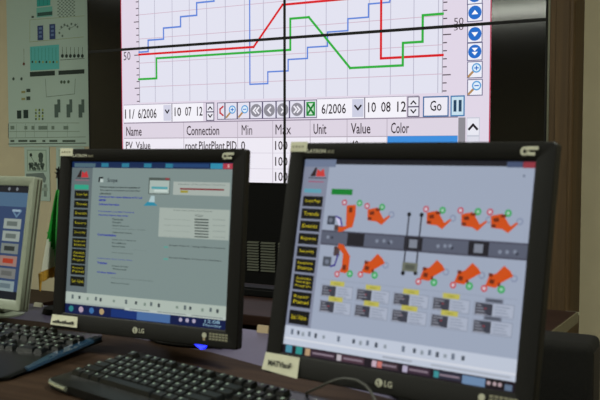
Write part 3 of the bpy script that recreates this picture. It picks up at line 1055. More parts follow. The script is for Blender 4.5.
POSTER_PICTURE = [('r',-1662,760,-1085,-421,'93A59C',0),
('r',-1455.0,390.0,-1366.0,252.0,'2E8A84',2),
('l',[(-1435.0,379.0),(-1438.0,260.0)],2,'1E5A58',3),
('l',[(-1409.0,376.0),(-1412.0,258.0)],2,'1E5A58',3),
('l',[(-1383.0,374.0),(-1386.0,256.0)],2,'1E5A58',3),
('r',-1458.0,247.0,-1354.0,201.0,'5E9A90',2),
('r',-1452.0,223.0,-1354.0,206.0,'2E4A46',3),
('r',-1320.0,302.0,-1309.0,296.0,'5E6E66',2),
('r',-1297.0,301.0,-1286.0,295.0,'5E6E66',2),
('r',-1274.0,301.0,-1263.0,295.0,'5E6E66',2),
('r',-1251.0,300.0,-1240.0,294.0,'5E6E66',2),
('r',-1228.0,299.0,-1218.0,293.0,'5E6E66',2),
('r',-1310.0,294.0,-1299.0,288.0,'5E6E66',2),
('r',-1287.0,293.0,-1276.0,287.0,'5E6E66',2),
('r',-1264.0,292.0,-1253.0,286.0,'5E6E66',2),
('r',-1241.0,292.0,-1231.0,286.0,'5E6E66',2),
('r',-1219.0,291.0,-1208.0,285.0,'5E6E66',2),
('r',-1320.0,286.0,-1309.0,280.0,'5E6E66',2),
('r',-1297.0,286.0,-1286.0,280.0,'5E6E66',2),
('r',-1274.0,285.0,-1264.0,279.0,'5E6E66',2),
('r',-1251.0,284.0,-1241.0,278.0,'5E6E66',2),
('r',-1229.0,283.0,-1218.0,277.0,'5E6E66',2),
('r',-1310.0,278.0,-1299.0,272.0,'5E6E66',2),
('r',-1287.0,277.0,-1276.0,271.0,'5E6E66',2),
('r',-1264.0,277.0,-1254.0,271.0,'5E6E66',2),
('r',-1241.0,276.0,-1231.0,270.0,'5E6E66',2),
('r',-1219.0,275.0,-1208.0,269.0,'5E6E66',2),
('r',-1321.0,270.0,-1310.0,264.0,'5E6E66',2),
('r',-1297.0,270.0,-1287.0,264.0,'5E6E66',2),
('r',-1275.0,269.0,-1264.0,263.0,'5E6E66',2),
('r',-1252.0,268.0,-1241.0,262.0,'5E6E66',2),
('r',-1229.0,268.0,-1218.0,262.0,'5E6E66',2),
('r',-1310.0,262.0,-1300.0,256.0,'5E6E66',2),
('r',-1287.0,261.0,-1277.0,255.0,'5E6E66',2),
('r',-1265.0,261.0,-1254.0,255.0,'5E6E66',2),
('r',-1242.0,260.0,-1231.0,254.0,'5E6E66',2),
('r',-1219.0,259.0,-1209.0,253.0,'5E6E66',2),
('r',-1321.0,254.0,-1310.0,248.0,'5E6E66',2),
('r',-1298.0,254.0,-1287.0,248.0,'5E6E66',2),
('r',-1275.0,253.0,-1264.0,247.0,'5E6E66',2),
('r',-1252.0,252.0,-1241.0,246.0,'5E6E66',2),
('r',-1229.0,252.0,-1219.0,246.0,'5E6E66',2),
('r',-1311.0,246.0,-1300.0,240.0,'5E6E66',2),
('r',-1288.0,245.0,-1277.0,240.0,'5E6E66',2),
('r',-1265.0,245.0,-1254.0,239.0,'5E6E66',2),
('r',-1242.0,244.0,-1231.0,238.0,'5E6E66',2),
('r',-1219.0,244.0,-1209.0,238.0,'5E6E66',2),
('r',-1321.0,238.0,-1310.0,232.0,'5E6E66',2),
('r',-1298.0,238.0,-1287.0,232.0,'5E6E66',2),
('r',-1275.0,237.0,-1265.0,231.0,'5E6E66',2),
('r',-1252.0,237.0,-1242.0,231.0,'5E6E66',2),
('r',-1230.0,236.0,-1219.0,230.0,'5E6E66',2),
('r',-1311.0,230.0,-1300.0,224.0,'5E6E66',2),
('r',-1288.0,230.0,-1277.0,224.0,'5E6E66',2),
('r',-1265.0,229.0,-1255.0,223.0,'5E6E66',2),
('r',-1242.0,228.0,-1232.0,222.0,'5E6E66',2),
('r',-1220.0,228.0,-1209.0,222.0,'5E6E66',2),
('r',-1322.0,222.0,-1311.0,216.0,'5E6E66',2),
('r',-1298.0,222.0,-1288.0,216.0,'5E6E66',2),
('r',-1276.0,221.0,-1265.0,215.0,'5E6E66',2),
('r',-1253.0,221.0,-1242.0,215.0,'5E6E66',2),
('r',-1230.0,220.0,-1219.0,214.0,'5E6E66',2),
('r',-1311.0,214.0,-1301.0,208.0,'5E6E66',2),
('r',-1288.0,214.0,-1278.0,208.0,'5E6E66',2),
('r',-1266.0,213.0,-1255.0,207.0,'5E6E66',2),
('r',-1243.0,213.0,-1232.0,207.0,'5E6E66',2),
('r',-1220.0,212.0,-1210.0,206.0,'5E6E66',2),
('r',-1322.0,206.0,-1311.0,201.0,'5E6E66',2),
('r',-1299.0,206.0,-1288.0,200.0,'5E6E66',2),
('r',-1276.0,205.0,-1265.0,200.0,'5E6E66',2),
('r',-1253.0,205.0,-1242.0,199.0,'5E6E66',2),
('r',-1230.0,204.0,-1220.0,199.0,'5E6E66',2),
('r',-1312.0,198.0,-1301.0,192.0,'5E6E66',2),
('r',-1289.0,198.0,-1278.0,192.0,'5E6E66',2),
('r',-1266.0,197.0,-1255.0,191.0,'5E6E66',2),
('r',-1243.0,197.0,-1232.0,191.0,'5E6E66',2),
('r',-1220.0,196.0,-1210.0,190.0,'5E6E66',2),
('r',-1492.0,211.0,-1476.0,201.0,'3A4440',2),
('r',-1454.0,161.0,-1416.0,91.0,'2C3A62',2),
('r',-1375.0,163.0,-1337.0,91.0,'2C3A62',2),
('r',-1444.0,153.0,-1424.0,142.0,'56688E',3),
('r',-1365.0,155.0,-1346.0,144.0,'56688E',3),
('r',-1444.0,134.0,-1425.0,123.0,'56688E',3),
('r',-1366.0,136.0,-1346.0,125.0,'56688E',3),
('r',-1445.0,115.0,-1425.0,104.0,'56688E',3),
('r',-1366.0,117.0,-1347.0,106.0,'56688E',3),
('o',-1298.0,145.0,6,'54645E',2),
('o',-1278.0,154.0,6,'54645E',2),
('o',-1259.0,148.0,6,'54645E',2),
('o',-1234.0,155.0,6,'54645E',2),
('o',-1209.0,149.0,6,'54645E',2),
('o',-1196.0,139.0,6,'54645E',2),
('o',-1311.0,118.0,6,'54645E',2),
('o',-1292.0,103.0,6,'54645E',2),
('o',-1247.0,133.0,6,'54645E',2),
('l',[(-1311.0,132.0),(-1272.0,151.0),(-1234.0,137.0),(-1196.0,153.0)],2,'54645E',2),
('l',[(-1503.0,193.0),(-1506.0,87.0),(-1160.0,90.0)],2.5,'7E8A6A',2),
('l',[(-1500.0,193.0),(-1152.0,187.0)],2,'7E8A6A',2),
('r',-1506.0,64.0,-1315.0,-52.0,'4E9C9A',2),
('l',[(-1496.0,58.0),(-1498.0,-0.0)],2,'2E6866',3),
('o',-1491.0,-10.0,6,'2A3A34',3),
('l',[(-1473.0,56.0),(-1474.0,-1.0)],2,'2E6866',3),
('o',-1468.0,-11.0,6,'7A8A50',3),
('l',[(-1450.0,55.0),(-1451.0,-2.0)],2,'2E6866',3),
('o',-1444.0,-12.0,6,'2A3A34',3),
('l',[(-1426.0,54.0),(-1428.0,-4.0)],2,'2E6866',3),
('o',-1421.0,-14.0,6,'7A8A50',3),
('l',[(-1403.0,53.0),(-1405.0,-5.0)],2,'2E6866',3),
('o',-1398.0,-15.0,6,'2A3A34',3),
('l',[(-1380.0,51.0),(-1382.0,-6.0)],2,'2E6866',3),
('o',-1375.0,-16.0,6,'7A8A50',3),
('l',[(-1358.0,50.0),(-1359.0,-7.0)],2,'2E6866',3),
('o',-1353.0,-17.0,6,'2A3A34',3),
('l',[(-1335.0,49.0),(-1336.0,-8.0)],2,'2E6866',3),
('o',-1330.0,-18.0,6,'7A8A50',3),
('o',-1294.0,9.0,9,'24302C',2),
('l',[(-1293.0,49.0),(-1294.0,9.0)],2.5,'24302C',2),
('o',-1268.0,7.0,9,'24302C',2),
('l',[(-1268.0,47.0),(-1268.0,7.0)],2.5,'24302C',2),
('o',-1243.0,6.0,9,'24302C',2),
('l',[(-1242.0,46.0),(-1243.0,6.0)],2.5,'24302C',2),
('o',-1218.0,5.0,9,'24302C',2),
('l',[(-1217.0,44.0),(-1218.0,5.0)],2.5,'24302C',2),
('o',-1193.0,4.0,9,'24302C',2),
('l',[(-1192.0,43.0),(-1193.0,4.0)],2.5,'24302C',2),
('o',-1168.0,2.0,9,'24302C',2),
('l',[(-1167.0,42.0),(-1168.0,2.0)],2.5,'24302C',2),
('l',[(-1307.0,-10.0),(-1156.0,-10.0)],2.5,'3A4640',2),
('o',-1549.0,-17.0,8,'5A3A30',2),
('l',[(-1547.0,56.0),(-1548.0,-7.0)],2,'5A5A48',2),
('r',-1509.0,-58.0,-1344.0,-81.0,'26302C',2),
('r',-1321.0,-60.0,-1157.0,-80.0,'26302C',2),
('o',-1622.0,-87.0,8,'33403A',2),
('o',-1567.0,-89.0,8,'33403A',2),
('r',-1535.0,-139.0,-1508.0,-155.0,'33403A',2),
('r',-1536.0,-176.0,-1509.0,-194.0,'33403A',2),
('r',-1569.0,-148.0,-1542.0,-159.0,'7A7A50',2),
('r',-1570.0,-182.0,-1543.0,-193.0,'7A7A50',2),
('l',[(-1407.0,-96.0),(-1402.0,-182.0),(-1221.0,-173.0),(-1214.0,-103.0)],2.5,'56665E',2),
('o',-1303.0,-114.0,8,'3A4A3A',2),
('o',-1284.0,-115.0,8,'3A4A3A',2),
('o',-1258.0,-115.0,8,'3A4A3A',2),
('r',-1602.0,-243.0,-1572.0,-283.0,'22302C',2),
('r',-1558.0,-241.0,-1525.0,-282.0,'22302C',2),
('o',-1473.0,-243.0,6,'7A8A3A',2),
('o',-1474.0,-258.0,6,'3A4A3A',2),
('o',-1474.0,-272.0,6,'7A8A3A',2),
('o',-1474.0,-287.0,6,'3A4A3A',2),
('o',-1450.0,-244.0,6,'3A4A3A',2),
('o',-1451.0,-258.0,6,'7A8A3A',2),
('o',-1451.0,-273.0,6,'3A4A3A',2),
('o',-1452.0,-287.0,6,'7A8A3A',2),
('o',-1428.0,-244.0,6,'7A8A3A',2),
('o',-1428.0,-258.0,6,'3A4A3A',2),
('o',-1429.0,-273.0,6,'7A8A3A',2),
('o',-1429.0,-287.0,6,'3A4A3A',2),
('r',-1351.0,-219.0,-1326.0,-282.0,'44544E',2),
('r',-1331.0,-196.0,-1312.0,-258.0,'44544E',3),
('r',-1273.0,-221.0,-1249.0,-283.0,'44544E',2),
('r',-1254.0,-198.0,-1236.0,-260.0,'44544E',3),
('r',-1197.0,-223.0,-1173.0,-285.0,'44544E',2),
('r',-1178.0,-200.0,-1160.0,-262.0,'44544E',3),
('l',[(-1656.0,-303.0),(-1193.0,-310.0)],2.5,'6A7A70',2),
('l',[(-1657.0,-346.0),(-1193.0,-350.0)],2.5,'6A7A70',2),
('l',[(-1665.0,-378.0),(-1156.0,-376.0)],2.5,'5A6A60',2),
('l',[(-1663.0,-308.0),(-1665.0,-373.0)],4,'2E3A34',2),
('l',[(-1666.0,-408.0),(-1154.0,-405.0)],4,'2E3A34',2),
('l',[(-1607.0,-309.0),(-1609.0,-373.0)],2,'6A7A70',2),
('l',[(-1546.0,-310.0),(-1547.0,-374.0)],2,'6A7A70',2),
('l',[(-1485.0,-311.0),(-1486.0,-374.0)],2,'6A7A70',2),
('l',[(-1398.0,-312.0),(-1400.0,-375.0)],2,'6A7A70',2),
('l',[(-1269.0,-314.0),(-1270.0,-376.0)],2,'6A7A70',2),
('r',-1649.0,-318.0,-1622.0,-336.0,'5E6E64',3),
('r',-1553.0,-320.0,-1533.0,-337.0,'5E6E64',3),
('r',-1505.0,-320.0,-1485.0,-338.0,'5E6E64',3),
('r',-1458.0,-321.0,-1399.0,-339.0,'5E6E64',3),
('r',-1372.0,-322.0,-1353.0,-339.0,'5E6E64',3),
('r',-1294.0,-323.0,-1263.0,-340.0,'5E6E64',3),
('r',-1651.0,-388.0,-1624.0,-398.0,'3E4A42',3),
('r',-1596.0,-388.0,-1534.0,-398.0,'3E4A42',3),
('r',-1520.0,-389.0,-1474.0,-399.0,'3E4A42',3),
('r',-1433.0,-389.0,-1414.0,-399.0,'3E4A42',3),
('r',-1387.0,-389.0,-1335.0,-399.0,'3E4A42',3),
('r',-1302.0,-390.0,-1219.0,-400.0,'3E4A42',3)]

# ------------------------------------------------------------------ materials
M = {
    'wall': material('beige_paint', 'A39A80', 0.85, noise=0.05, scale=6, bump=0.05),
    'ceiling': material('white_ceiling', 'C9C7BC', 0.9),
    'floor': material('grey_floor', '4A4642', 0.5, noise=0.1, scale=8),
    'column': wood('column_veneer', '3C2D1B', '523F27', 0.6, (14, 14, 0.7), 0.25),
    'desk': wood('desk_laminate', '221811', '3A2C22', 0.6, (0.8, 12, 12), 0.05),
    'console': wood('console_laminate', '20140F', '30201A', 0.5, (0.8, 12, 12), 0.08),
    'edge': material('edge_band', '57503A', 0.5, noise=0.15, scale=60),
    'black': material('black_plastic', '121110', 0.5, spec=0.3, noise=0.08, scale=220, bump=0.1),
    'bezel': material('bezel_plastic', '0E0D0B', 0.5, spec=0.17, noise=0.06, scale=300, bump=0.08),
    'glass': material('black_display_glass', '030303', 0.09, spec=0.4),
    'panel_frame': material('panel_frame', '060605', 0.5, spec=0.2),
    'steel': material('dull_steel', '5E5E50', 0.4, 0.7),
    'plinth': material('black_cabinet_paint', '050505', 0.6, spec=0.1),
    'slat': material('vent_slat', '4E5046', 0.5),
    'white_case': material('cream_plastic', '808878', 0.45, noise=0.04, scale=80),
    'paper': material('poster_paper', '93A59C', 0.8),
    'note': material('cream_note', 'CCCBB4', 0.8, noise=0.03, scale=90),
    'card': material('tan_card', 'B09C7C', 0.8),
    'print': printed('printed_ink', False, 0.8, 0.2),
    'screen': printed('lit_screen', True, 0.4, 0.08),
    'key': material('black_key', '070909', 0.3, spec=0.25, noise=0.1, scale=200),
    'keybody': material('keyboard_shell', '070706', 0.35, spec=0.25),
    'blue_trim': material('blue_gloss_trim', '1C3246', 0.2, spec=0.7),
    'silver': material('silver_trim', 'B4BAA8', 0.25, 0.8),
    'chair': material('black_fabric', '0E0D0B', 0.9, spec=0.2, noise=0.2, scale=150, bump=0.3),
    'chair_side': material('black_vinyl', '141210', 0.5, spec=0.3),
    'trim': material('brown_vinyl', '1C1713', 0.7, spec=0.2),
    'legend': material('key_legend', '7C8A80', 0.5),
    'logo': material('silver_print', 'BCBCA8', 0.5),
    'logo_dim': material('grey_print', '8C8A74', 0.5),
    'ink': material('dark_ink', '2A2A26', 0.7),
    'led': material('blue_power_light', '1020FF', 0.4, emit=3.0),
    'green': material('flag_green', '128A2C', 0.75, noise=0.1, scale=30),
    'flag_white': material('flag_white', 'C8CABC', 0.8),
    'gold': material('gold_fringe', 'A88028', 0.6, noise=0.3, scale=120),
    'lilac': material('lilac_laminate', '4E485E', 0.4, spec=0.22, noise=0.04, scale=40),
    'tube': material('lamp_diffuser', 'F0F8E4', 0.5, emit=5.0),
    'lamp': material('lamp_housing', 'D0D0C8', 0.5),
    'cable': material('grey_cable', '33332D', 0.5),
}

# ------------------------------------------------------------------ the room (structure)
def to_wall(o, z=0.0):
    o.location = (WALL_X, WALL_Y, z)
    o.rotation_euler = (0, 0, WALL_YAW)
    return o
def struct(name, mb, mat):
    o = mb.build(name, mat)
    o['kind'] = 'structure'
    return to_wall(o)
CEIL = 2.65
struct('wall_back', MB().box(-4.2, 3.4, 0.13, 0.25, 0, CEIL), M['wall'])
struct('wall_left', MB().box(-4.32, -4.2, -8.6, 0.25, 0, CEIL), M['wall'])
struct('wall_right', MB().box(3.4, 3.52, -8.6, 0.25, 0, CEIL), M['wall'])
struct('wall_rear', MB().box(-4.32, 3.52, -8.72, -8.6, 0, CEIL), M['wall'])
struct('floor', MB().box(-4.32, 3.52, -8.72, 0.25, -0.1, 0), M['floor'])
struct('ceiling', MB().box(-4.32, 3.52, -8.72, 0.25, CEIL, CEIL + 0.1), M['ceiling'])
struct('baseboard_back', MB().box(-4.2, -1.06, 0.115, 0.13, 0, 0.09), M['column'])

# wooden column that frames the video wall on the right
col = struct('trim_1', MB().box(1.050, 1.094, -0.012, 0.13, 0, CEIL, 0.002), M['column'])
tr = MB()
ringv = []
for z in (0, CEIL):
    ringv.append([(1.094, 0.13, z), (1.094, -0.016, z)] + [(1.100 + 0.012 * math.sin(R(a)), -0.008 - 0.012 * math.cos(R(a)), z) for a in (0, 25, 50, 75, 90)] + [(1.112, 0.13, z)])
tr.rings(ringv).build('rounded_edge', M['column'], col, True)
MB().box(1.0215, 1.0285, -0.006, 0.13, 0, CEIL).build('metal_strip', M['steel'], col)
MB().box(1.0285, 1.050, -0.004, 0.13, 0, CEIL).build('recessed_strip', M['column'], col)

# ------------------------------------------------------------------ video wall
vw = to_wall(empty('video_wall'))
tag(vw, 'black four-panel video wall showing a trend chart of red, green and blue lines', 'video wall')
PW, PH, G = 1.018, 0.573, 0.0056
for ix, iz in ((-1, 0), (0, 0), (-1, -1), (0, -1)):
    x0, x1 = ix * PW, (ix + 1) * PW
    z0, z1 = SEAM_Z + iz * PH, SEAM_Z + (iz + 1) * PH
    fr = MB()
    a, b = rrect(x0, x1, z0, z1, 0.001, 1), rrect(x0 + G, x1 - G, z0 + G, z1 - G, 0.001, 1)
    pt = lambda L, y: [(p[0], y, p[1]) for p in L]
    fr.rings([pt(a, 0.09), pt(a, -0.0005), pt(b, -0.0005), pt(b, 0.004)], cap0=True, cap1=False)
    pn = fr.build('display_panel', M['panel_frame'], vw)
    gl = MB().box(x0 + G, x1 - G, 0.001, 0.006, z0 + G, z1 - G).build('display_glass', M['glass'], pn)
    rect = ((x0 + G) * 1000, (z0 + G - SEAM_Z) * 1000, (x1 - G) * 1000, (z1 - G - SEAM_Z) * 1000)
    picture('screen_picture', WALL_PICTURE, lambda x, y, l: (x / 1000, 0.0006 - l * 0.00012, SEAM_Z + y / 1000), M['screen'], pn, rect)
pl = MB().box(-1.018, 1.018, 0.005, 0.11, 0, SEAM_Z - PH - 0.002, 0.002).build('base_cabinet', M['plinth'], vw)
for cx0, cx1 in ((-0.266, -0.196), (-0.176, -0.122), (-0.112, -0.045), (-0.03, 0.034)):
    for k in range(11):
        z = SEAM_Z - 0.806 - k * 0.0112
        s = MB()
        s.poly([(cx0, 0.0045, z), (cx1, 0.0045, z), (cx1, -0.0035, z - 0.005), (cx0, -0.0035, z - 0.005), (cx0, 0.0045, z - 0.002), (cx1, 0.0045, z - 0.002), (cx1, -0.0035, z - 0.007), (cx0, -0.0035, z - 0.007)],
               [(0, 1, 2, 3), (7, 6, 5, 4), (3, 2, 6, 7), (0, 4, 5, 1), (0, 3, 7, 4), (1, 5, 6, 2)])
        s.build('vent_slat', M['slat'], pl)

# ------------------------------------------------------------------ posters on the beige wall
def poster(name, x0, x1, z0, z1, prims, label, off=0.0):
    e = to_wall(empty(name))
    e.location = e.matrix_basis @ Vector(((x0 + x1) / 2, 0.13, z0)) if False else Vector((WALL_X, WALL_Y, 0)) + Matrix.Rotation(WALL_YAW, 3, 'Z') @ Vector(((x0 + x1) / 2, 0.1295, z0))
    cx = (x0 + x1) / 2
    MB().box(x0 - cx, x1 - cx, -0.003 - off, -0.0005, 0, z1 - z0).build('paper_sheet', M['paper'], e)
    picture('print', prims, lambda x, y, l: (x / 1000 - cx, -0.0032 - off - l * 0.0002, SEAM_Z + y / 1000 - z0), M['print'], e)
    return tag(e, label, 'poster')
poster('diagram_poster', -1.662, -1.085, SEAM_Z - 0.421, SEAM_Z + 0.76, POSTER_PICTURE, 'large pale plant diagram poster with teal and navy blocks beside the video wall')
random.seed(4)
def picture_sheet(x0, x1, z1, z0, second):
    d = [('r', x0, z1, x1, z0, '93A59C', 0), ('r', x0 + 18, z1 - 12, x1 - 18, z1 - 118, '74887C', 1), ('r', x0 + 23, z1 - 17, x1 - 23, z1 - 113, '94A698', 2)]
    for k in range(46):
        x = x0 + 32 + random.random() * (x1 - x0 - 70); y = z1 - 78 - random.random() * 30
        d.append(('o', x, y, 5 + 4 * random.random(), ('3E4A44', '5E6E64')[k % 2], 3))
    d += [('o', x0 + 45, z1 - 38, 9, '1E2622', 3), ('l', [(x0 + 45, z1 - 44), (x0 + 72, z1 - 80)], 3, '4A5650', 3), ('o', x1 - 56, z1 - 42, 17, '3C4842', 3), ('o', x1 - 56, z1 - 62, 15, '46524C', 3)]
    if second:
        d += [('p', [(x0 + 10, z1 - 130), (x1 - 40, z1 - 124), (x1 - 22, z1 - 150), (x1 - 30, z1 - 172), (x0 + 10, z1 - 160)], '5E6A66', 2), ('r', x1 - 40, z1 - 180, x1 - 20, z1 - 240, '66746C', 2), ('r', x1 - 60, z1 - 196, x1 - 14, z1 - 212, '7A887E', 3)]
    return d
poster('picture_poster', -1.557, -1.390, SEAM_Z - 0.685, SEAM_Z - 0.4235, picture_sheet(-1557, -1390, -424, -685, True), 'small pale poster with a framed dark picture below the diagram poster')
poster('picture_poster', -1.345, -1.165, SEAM_Z - 0.69, SEAM_Z - 0.4235, picture_sheet(-1345, -1165, -424, -690, False), 'narrow pale sheet showing at the left edge of the scope-page monitor')

# ------------------------------------------------------------------ low dark cabinet under the posters
cab = empty('low_cabinet'); to_wall(cab)
cab.location = Vector((WALL_X, WALL_Y, 0)) + Matrix.Rotation(WALL_YAW, 3, 'Z') @ Vector((-1.75, -0.12, 0))
tag(cab, 'low dark wooden cabinet against the beige wall behind the small flag', 'cabinet')
MB().box(-0.60, 0.60, -0.2, 0.2, 0.0, 0.40, 0.003).build('carcass', M['console'], cab)
MB().box(-0.61, 0.61, -0.21, 0.2, 0.40, 0.42, 0.003).build('top_board', M['console'], cab)
for k in range(3):
    d = MB().box(-0.59 + k * 0.395, -0.205 + k * 0.395, -0.215, -0.2, 0.03, 0.39, 0.002).build('door', M['console'], cab)
    MB().cyl((-0.24 + k * 0.395, -0.232, 0.2), (-0.24 + k * 0.395, -0.232, 0.28), 0.005).build('handle', M['steel'], d)

# ------------------------------------------------------------------ operator console in front of the video wall
con = empty('operator_console', (0.735, 2.313, 0), WALL_YAW)
tag(con, 'dark brown console desk between the video wall and the front desk', 'desk')
MB().box(-1.40, 0, -0.46, 0, 0.642, 0.67, 0.003).build('desktop', M['console'], con)
MB().box(-0.0, 0.004, -0.46, 0, 0.642, 0.67).build('edge_band', M['edge'], con)
MB().box(-1.38, -0.02, -0.05, -0.03, 0.12, 0.642).build('back_panel', M['console'], con)
for x in (-1.38, -0.62):
    MB().box(x, x + 0.03, -0.42, -0.05, 0.0, 0.642, 0.002).build('side_panel', M['console'], con)
MB().box(-1.36, -0.05, -0.30, -0.27, 0.625, 0.642).build('cable_tray', M['plinth'], con)
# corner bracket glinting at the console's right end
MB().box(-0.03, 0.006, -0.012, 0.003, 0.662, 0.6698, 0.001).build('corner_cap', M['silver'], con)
kt = tag(empty('cable_duct', Vector((0.735, 2.313, 0.67)) + Matrix.Rotation(WALL_YAW, 3, 'Z') @ Vector((-0.88, -0.18, 0)), WALL_YAW), 'long black cable duct lying on the dark console between the two black monitors', 'cable duct')
MB().box(-0.42, 0.42, -0.035, 0.035, 0, 0.022, 0.004).build('channel', M['plinth'], kt)
MB().box(-0.42, 0.42, -0.030, 0.030, 0.022, 0.026, 0.002).build('lid', M['plinth'], kt)

# ------------------------------------------------------------------ front desk
DZ = 0.745
dk = empty('desk', (0.37, 1.457, 0), WALL_YAW)
tag(dk, 'glossy dark brown desk carrying the monitors and keyboards', 'desk')
curve = [(-0.80, 1.93), (-0.53, 1.795), (-0.30, 1.632), (-0.153, 1.522), (-0.056, 1.418), (0.03, 1.335), (0.12, 1.245)]
inv = (Matrix.Translation((0.37, 1.457, 0)) @ Matrix.Rotation(WALL_YAW, 4, 'Z')).inverted()
cl = [inv @ Vector((x, y, 0)) for x, y in curve]
cl = [(-2.6, cl[0].y + 0.05)] + [(p.x, p.y) for p in cl] + [(0.0, cl[-1].y - 0.04)]
def slab(name, pts, mat):
    ring = lambda z, pp: [(x, y, z) for x, y in pp]
    return MB().rings([ring(DZ - 0.03, pts), ring(DZ, pts)]).build(name, mat, dk)
slab('front_section', [(-2.6, -1.0), (0, -1.0)] + cl[::-1], M['desk'])
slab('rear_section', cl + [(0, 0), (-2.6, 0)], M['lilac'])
MB().box(-2.55, -0.03, -0.06, -0.04, 0.15, DZ - 0.03).build('modesty_panel', M['desk'], dk)
for x in (-2.55, -1.3, -0.06):
    MB().box(x, x + 0.03, -0.95, -0.06, 0, DZ - 0.03, 0.002).build('side_panel', M['desk'], dk)

# ------------------------------------------------------------------ monitors
def head_matrix(h, tilt):
    return Matrix.Translation((0, 0, h)) @ Matrix.Rotation(-tilt, 4, 'X')

def text_part(name, s, x0, z0, x1, z1, y, mat, parent, mx, bold=1):
    verts, faces = [], []
    for poly, c, l in polygons([('t', s, x0, z1, x1, z0, 'FFFFFF', 0, bold)]):
        n = len(verts)
        verts += [mx @ Vector((a / 1000, y, b / 1000)) for a, b in poly]
        faces.append(list(range(n, n + len(poly))))
    me = bpy.data.meshes.new(name)
    me.from_pydata(verts, [], faces)
    me.materials.append(mat)
    return link(name, me, parent)

def disc(mb, x, z, r, y, th=0.0006):
    mb.cyl((x / 1000, y, z / 1000), (x / 1000, y - th, z / 1000), r / 1000, n=20)
    return mb

def lcd(name, loc, yaw, tilt, height, sw, sh, b, case, prims, depth=0.012, lip=0.006, label='', foot=(0.095, 0.062, 0.145)):
    """display centre at (loc), resting on the desk top; b = bezel (side, top, bottom)"""
    e = empty(name, (loc[0], loc[1], DZ), yaw)
    tag(e, label, 'monitor')
    mx = head_matrix(height - DZ, tilt)
    W, H = sw / 2, sh / 2
    o0 = (-W - b[0], W + b[0], -H - b[2], H + b[1])
    P3 = lambda L, y: [(p[0], y, p[1]) for p in L]
    shrink = lambda d, r: rrect(o0[0] + d, o0[1] - d, o0[2] + d, o0[3] - d, r)
    inner = lambda d: rrect(-W - d, W + d, -H - d, H + d, 0.0012)
    fr = MB(mx)
    fr.rings([P3(shrink(0.003, 0.004), depth), P3(shrink(0.0, 0.005), depth - 0.003), P3(shrink(0.0, 0.005), -lip + 0.002), P3(shrink(0.0015, 0.0045), -lip),
              P3(inner(0.0025), -lip), P3(inner(0.0), -lip + 0.002), P3(inner(0.0), 0.002)], cap0=True, cap1=False)
    bez = fr.build('bezel', case, e, True)
    sc = MB(mx).box(-W, W, 0.0005, 0.003, -H, H).build('screen', M['glass'], e)
    picture('screen_picture', prims, lambda x, y, l: mx @ Vector(((x / 1280 - 0.5) * sw, 0.0003 - l * 0.00009, (0.5 - y / 1024) * sh)), M['screen'], sc)
    bk = MB(mx)
    bk.rings([P3(shrink(0.006, 0.012), depth), P3(shrink(0.028, 0.02), depth + 0.02), P3(shrink(0.07, 0.03), depth + 0.034)], cap0=False)
    bk.build('back_shell', case, e, True)
    # neck and foot
    nk = MB()
    zc = (height - DZ)
    nk.box(-0.04, 0.04, foot[2] - 0.03, foot[2], 0.012, zc - 0.02, 0.006)
    nk.box(-0.03, 0.03, 0.04, foot[2] - 0.02, zc - 0.07, zc - 0.03, 0.006)
    nk.build('neck', case, e, True)
    ft = MB()
    oval = lambda rx, ry, z: [(rx * math.cos(2 * math.pi * i / 32), foot[2] + ry * math.sin(2 * math.pi * i / 32), z) for i in range(32)]
    ft.rings([oval(foot[0] - 0.002, foot[1] - 0.002, 0.0), oval(foot[0], foot[1], 0.004), oval(foot[0] - 0.008, foot[1] - 0.007, 0.010), oval(foot[0] / 2, foot[1] / 2, 0.014)])
    ft.build('foot', case, e, True)
    return e, mx, bez

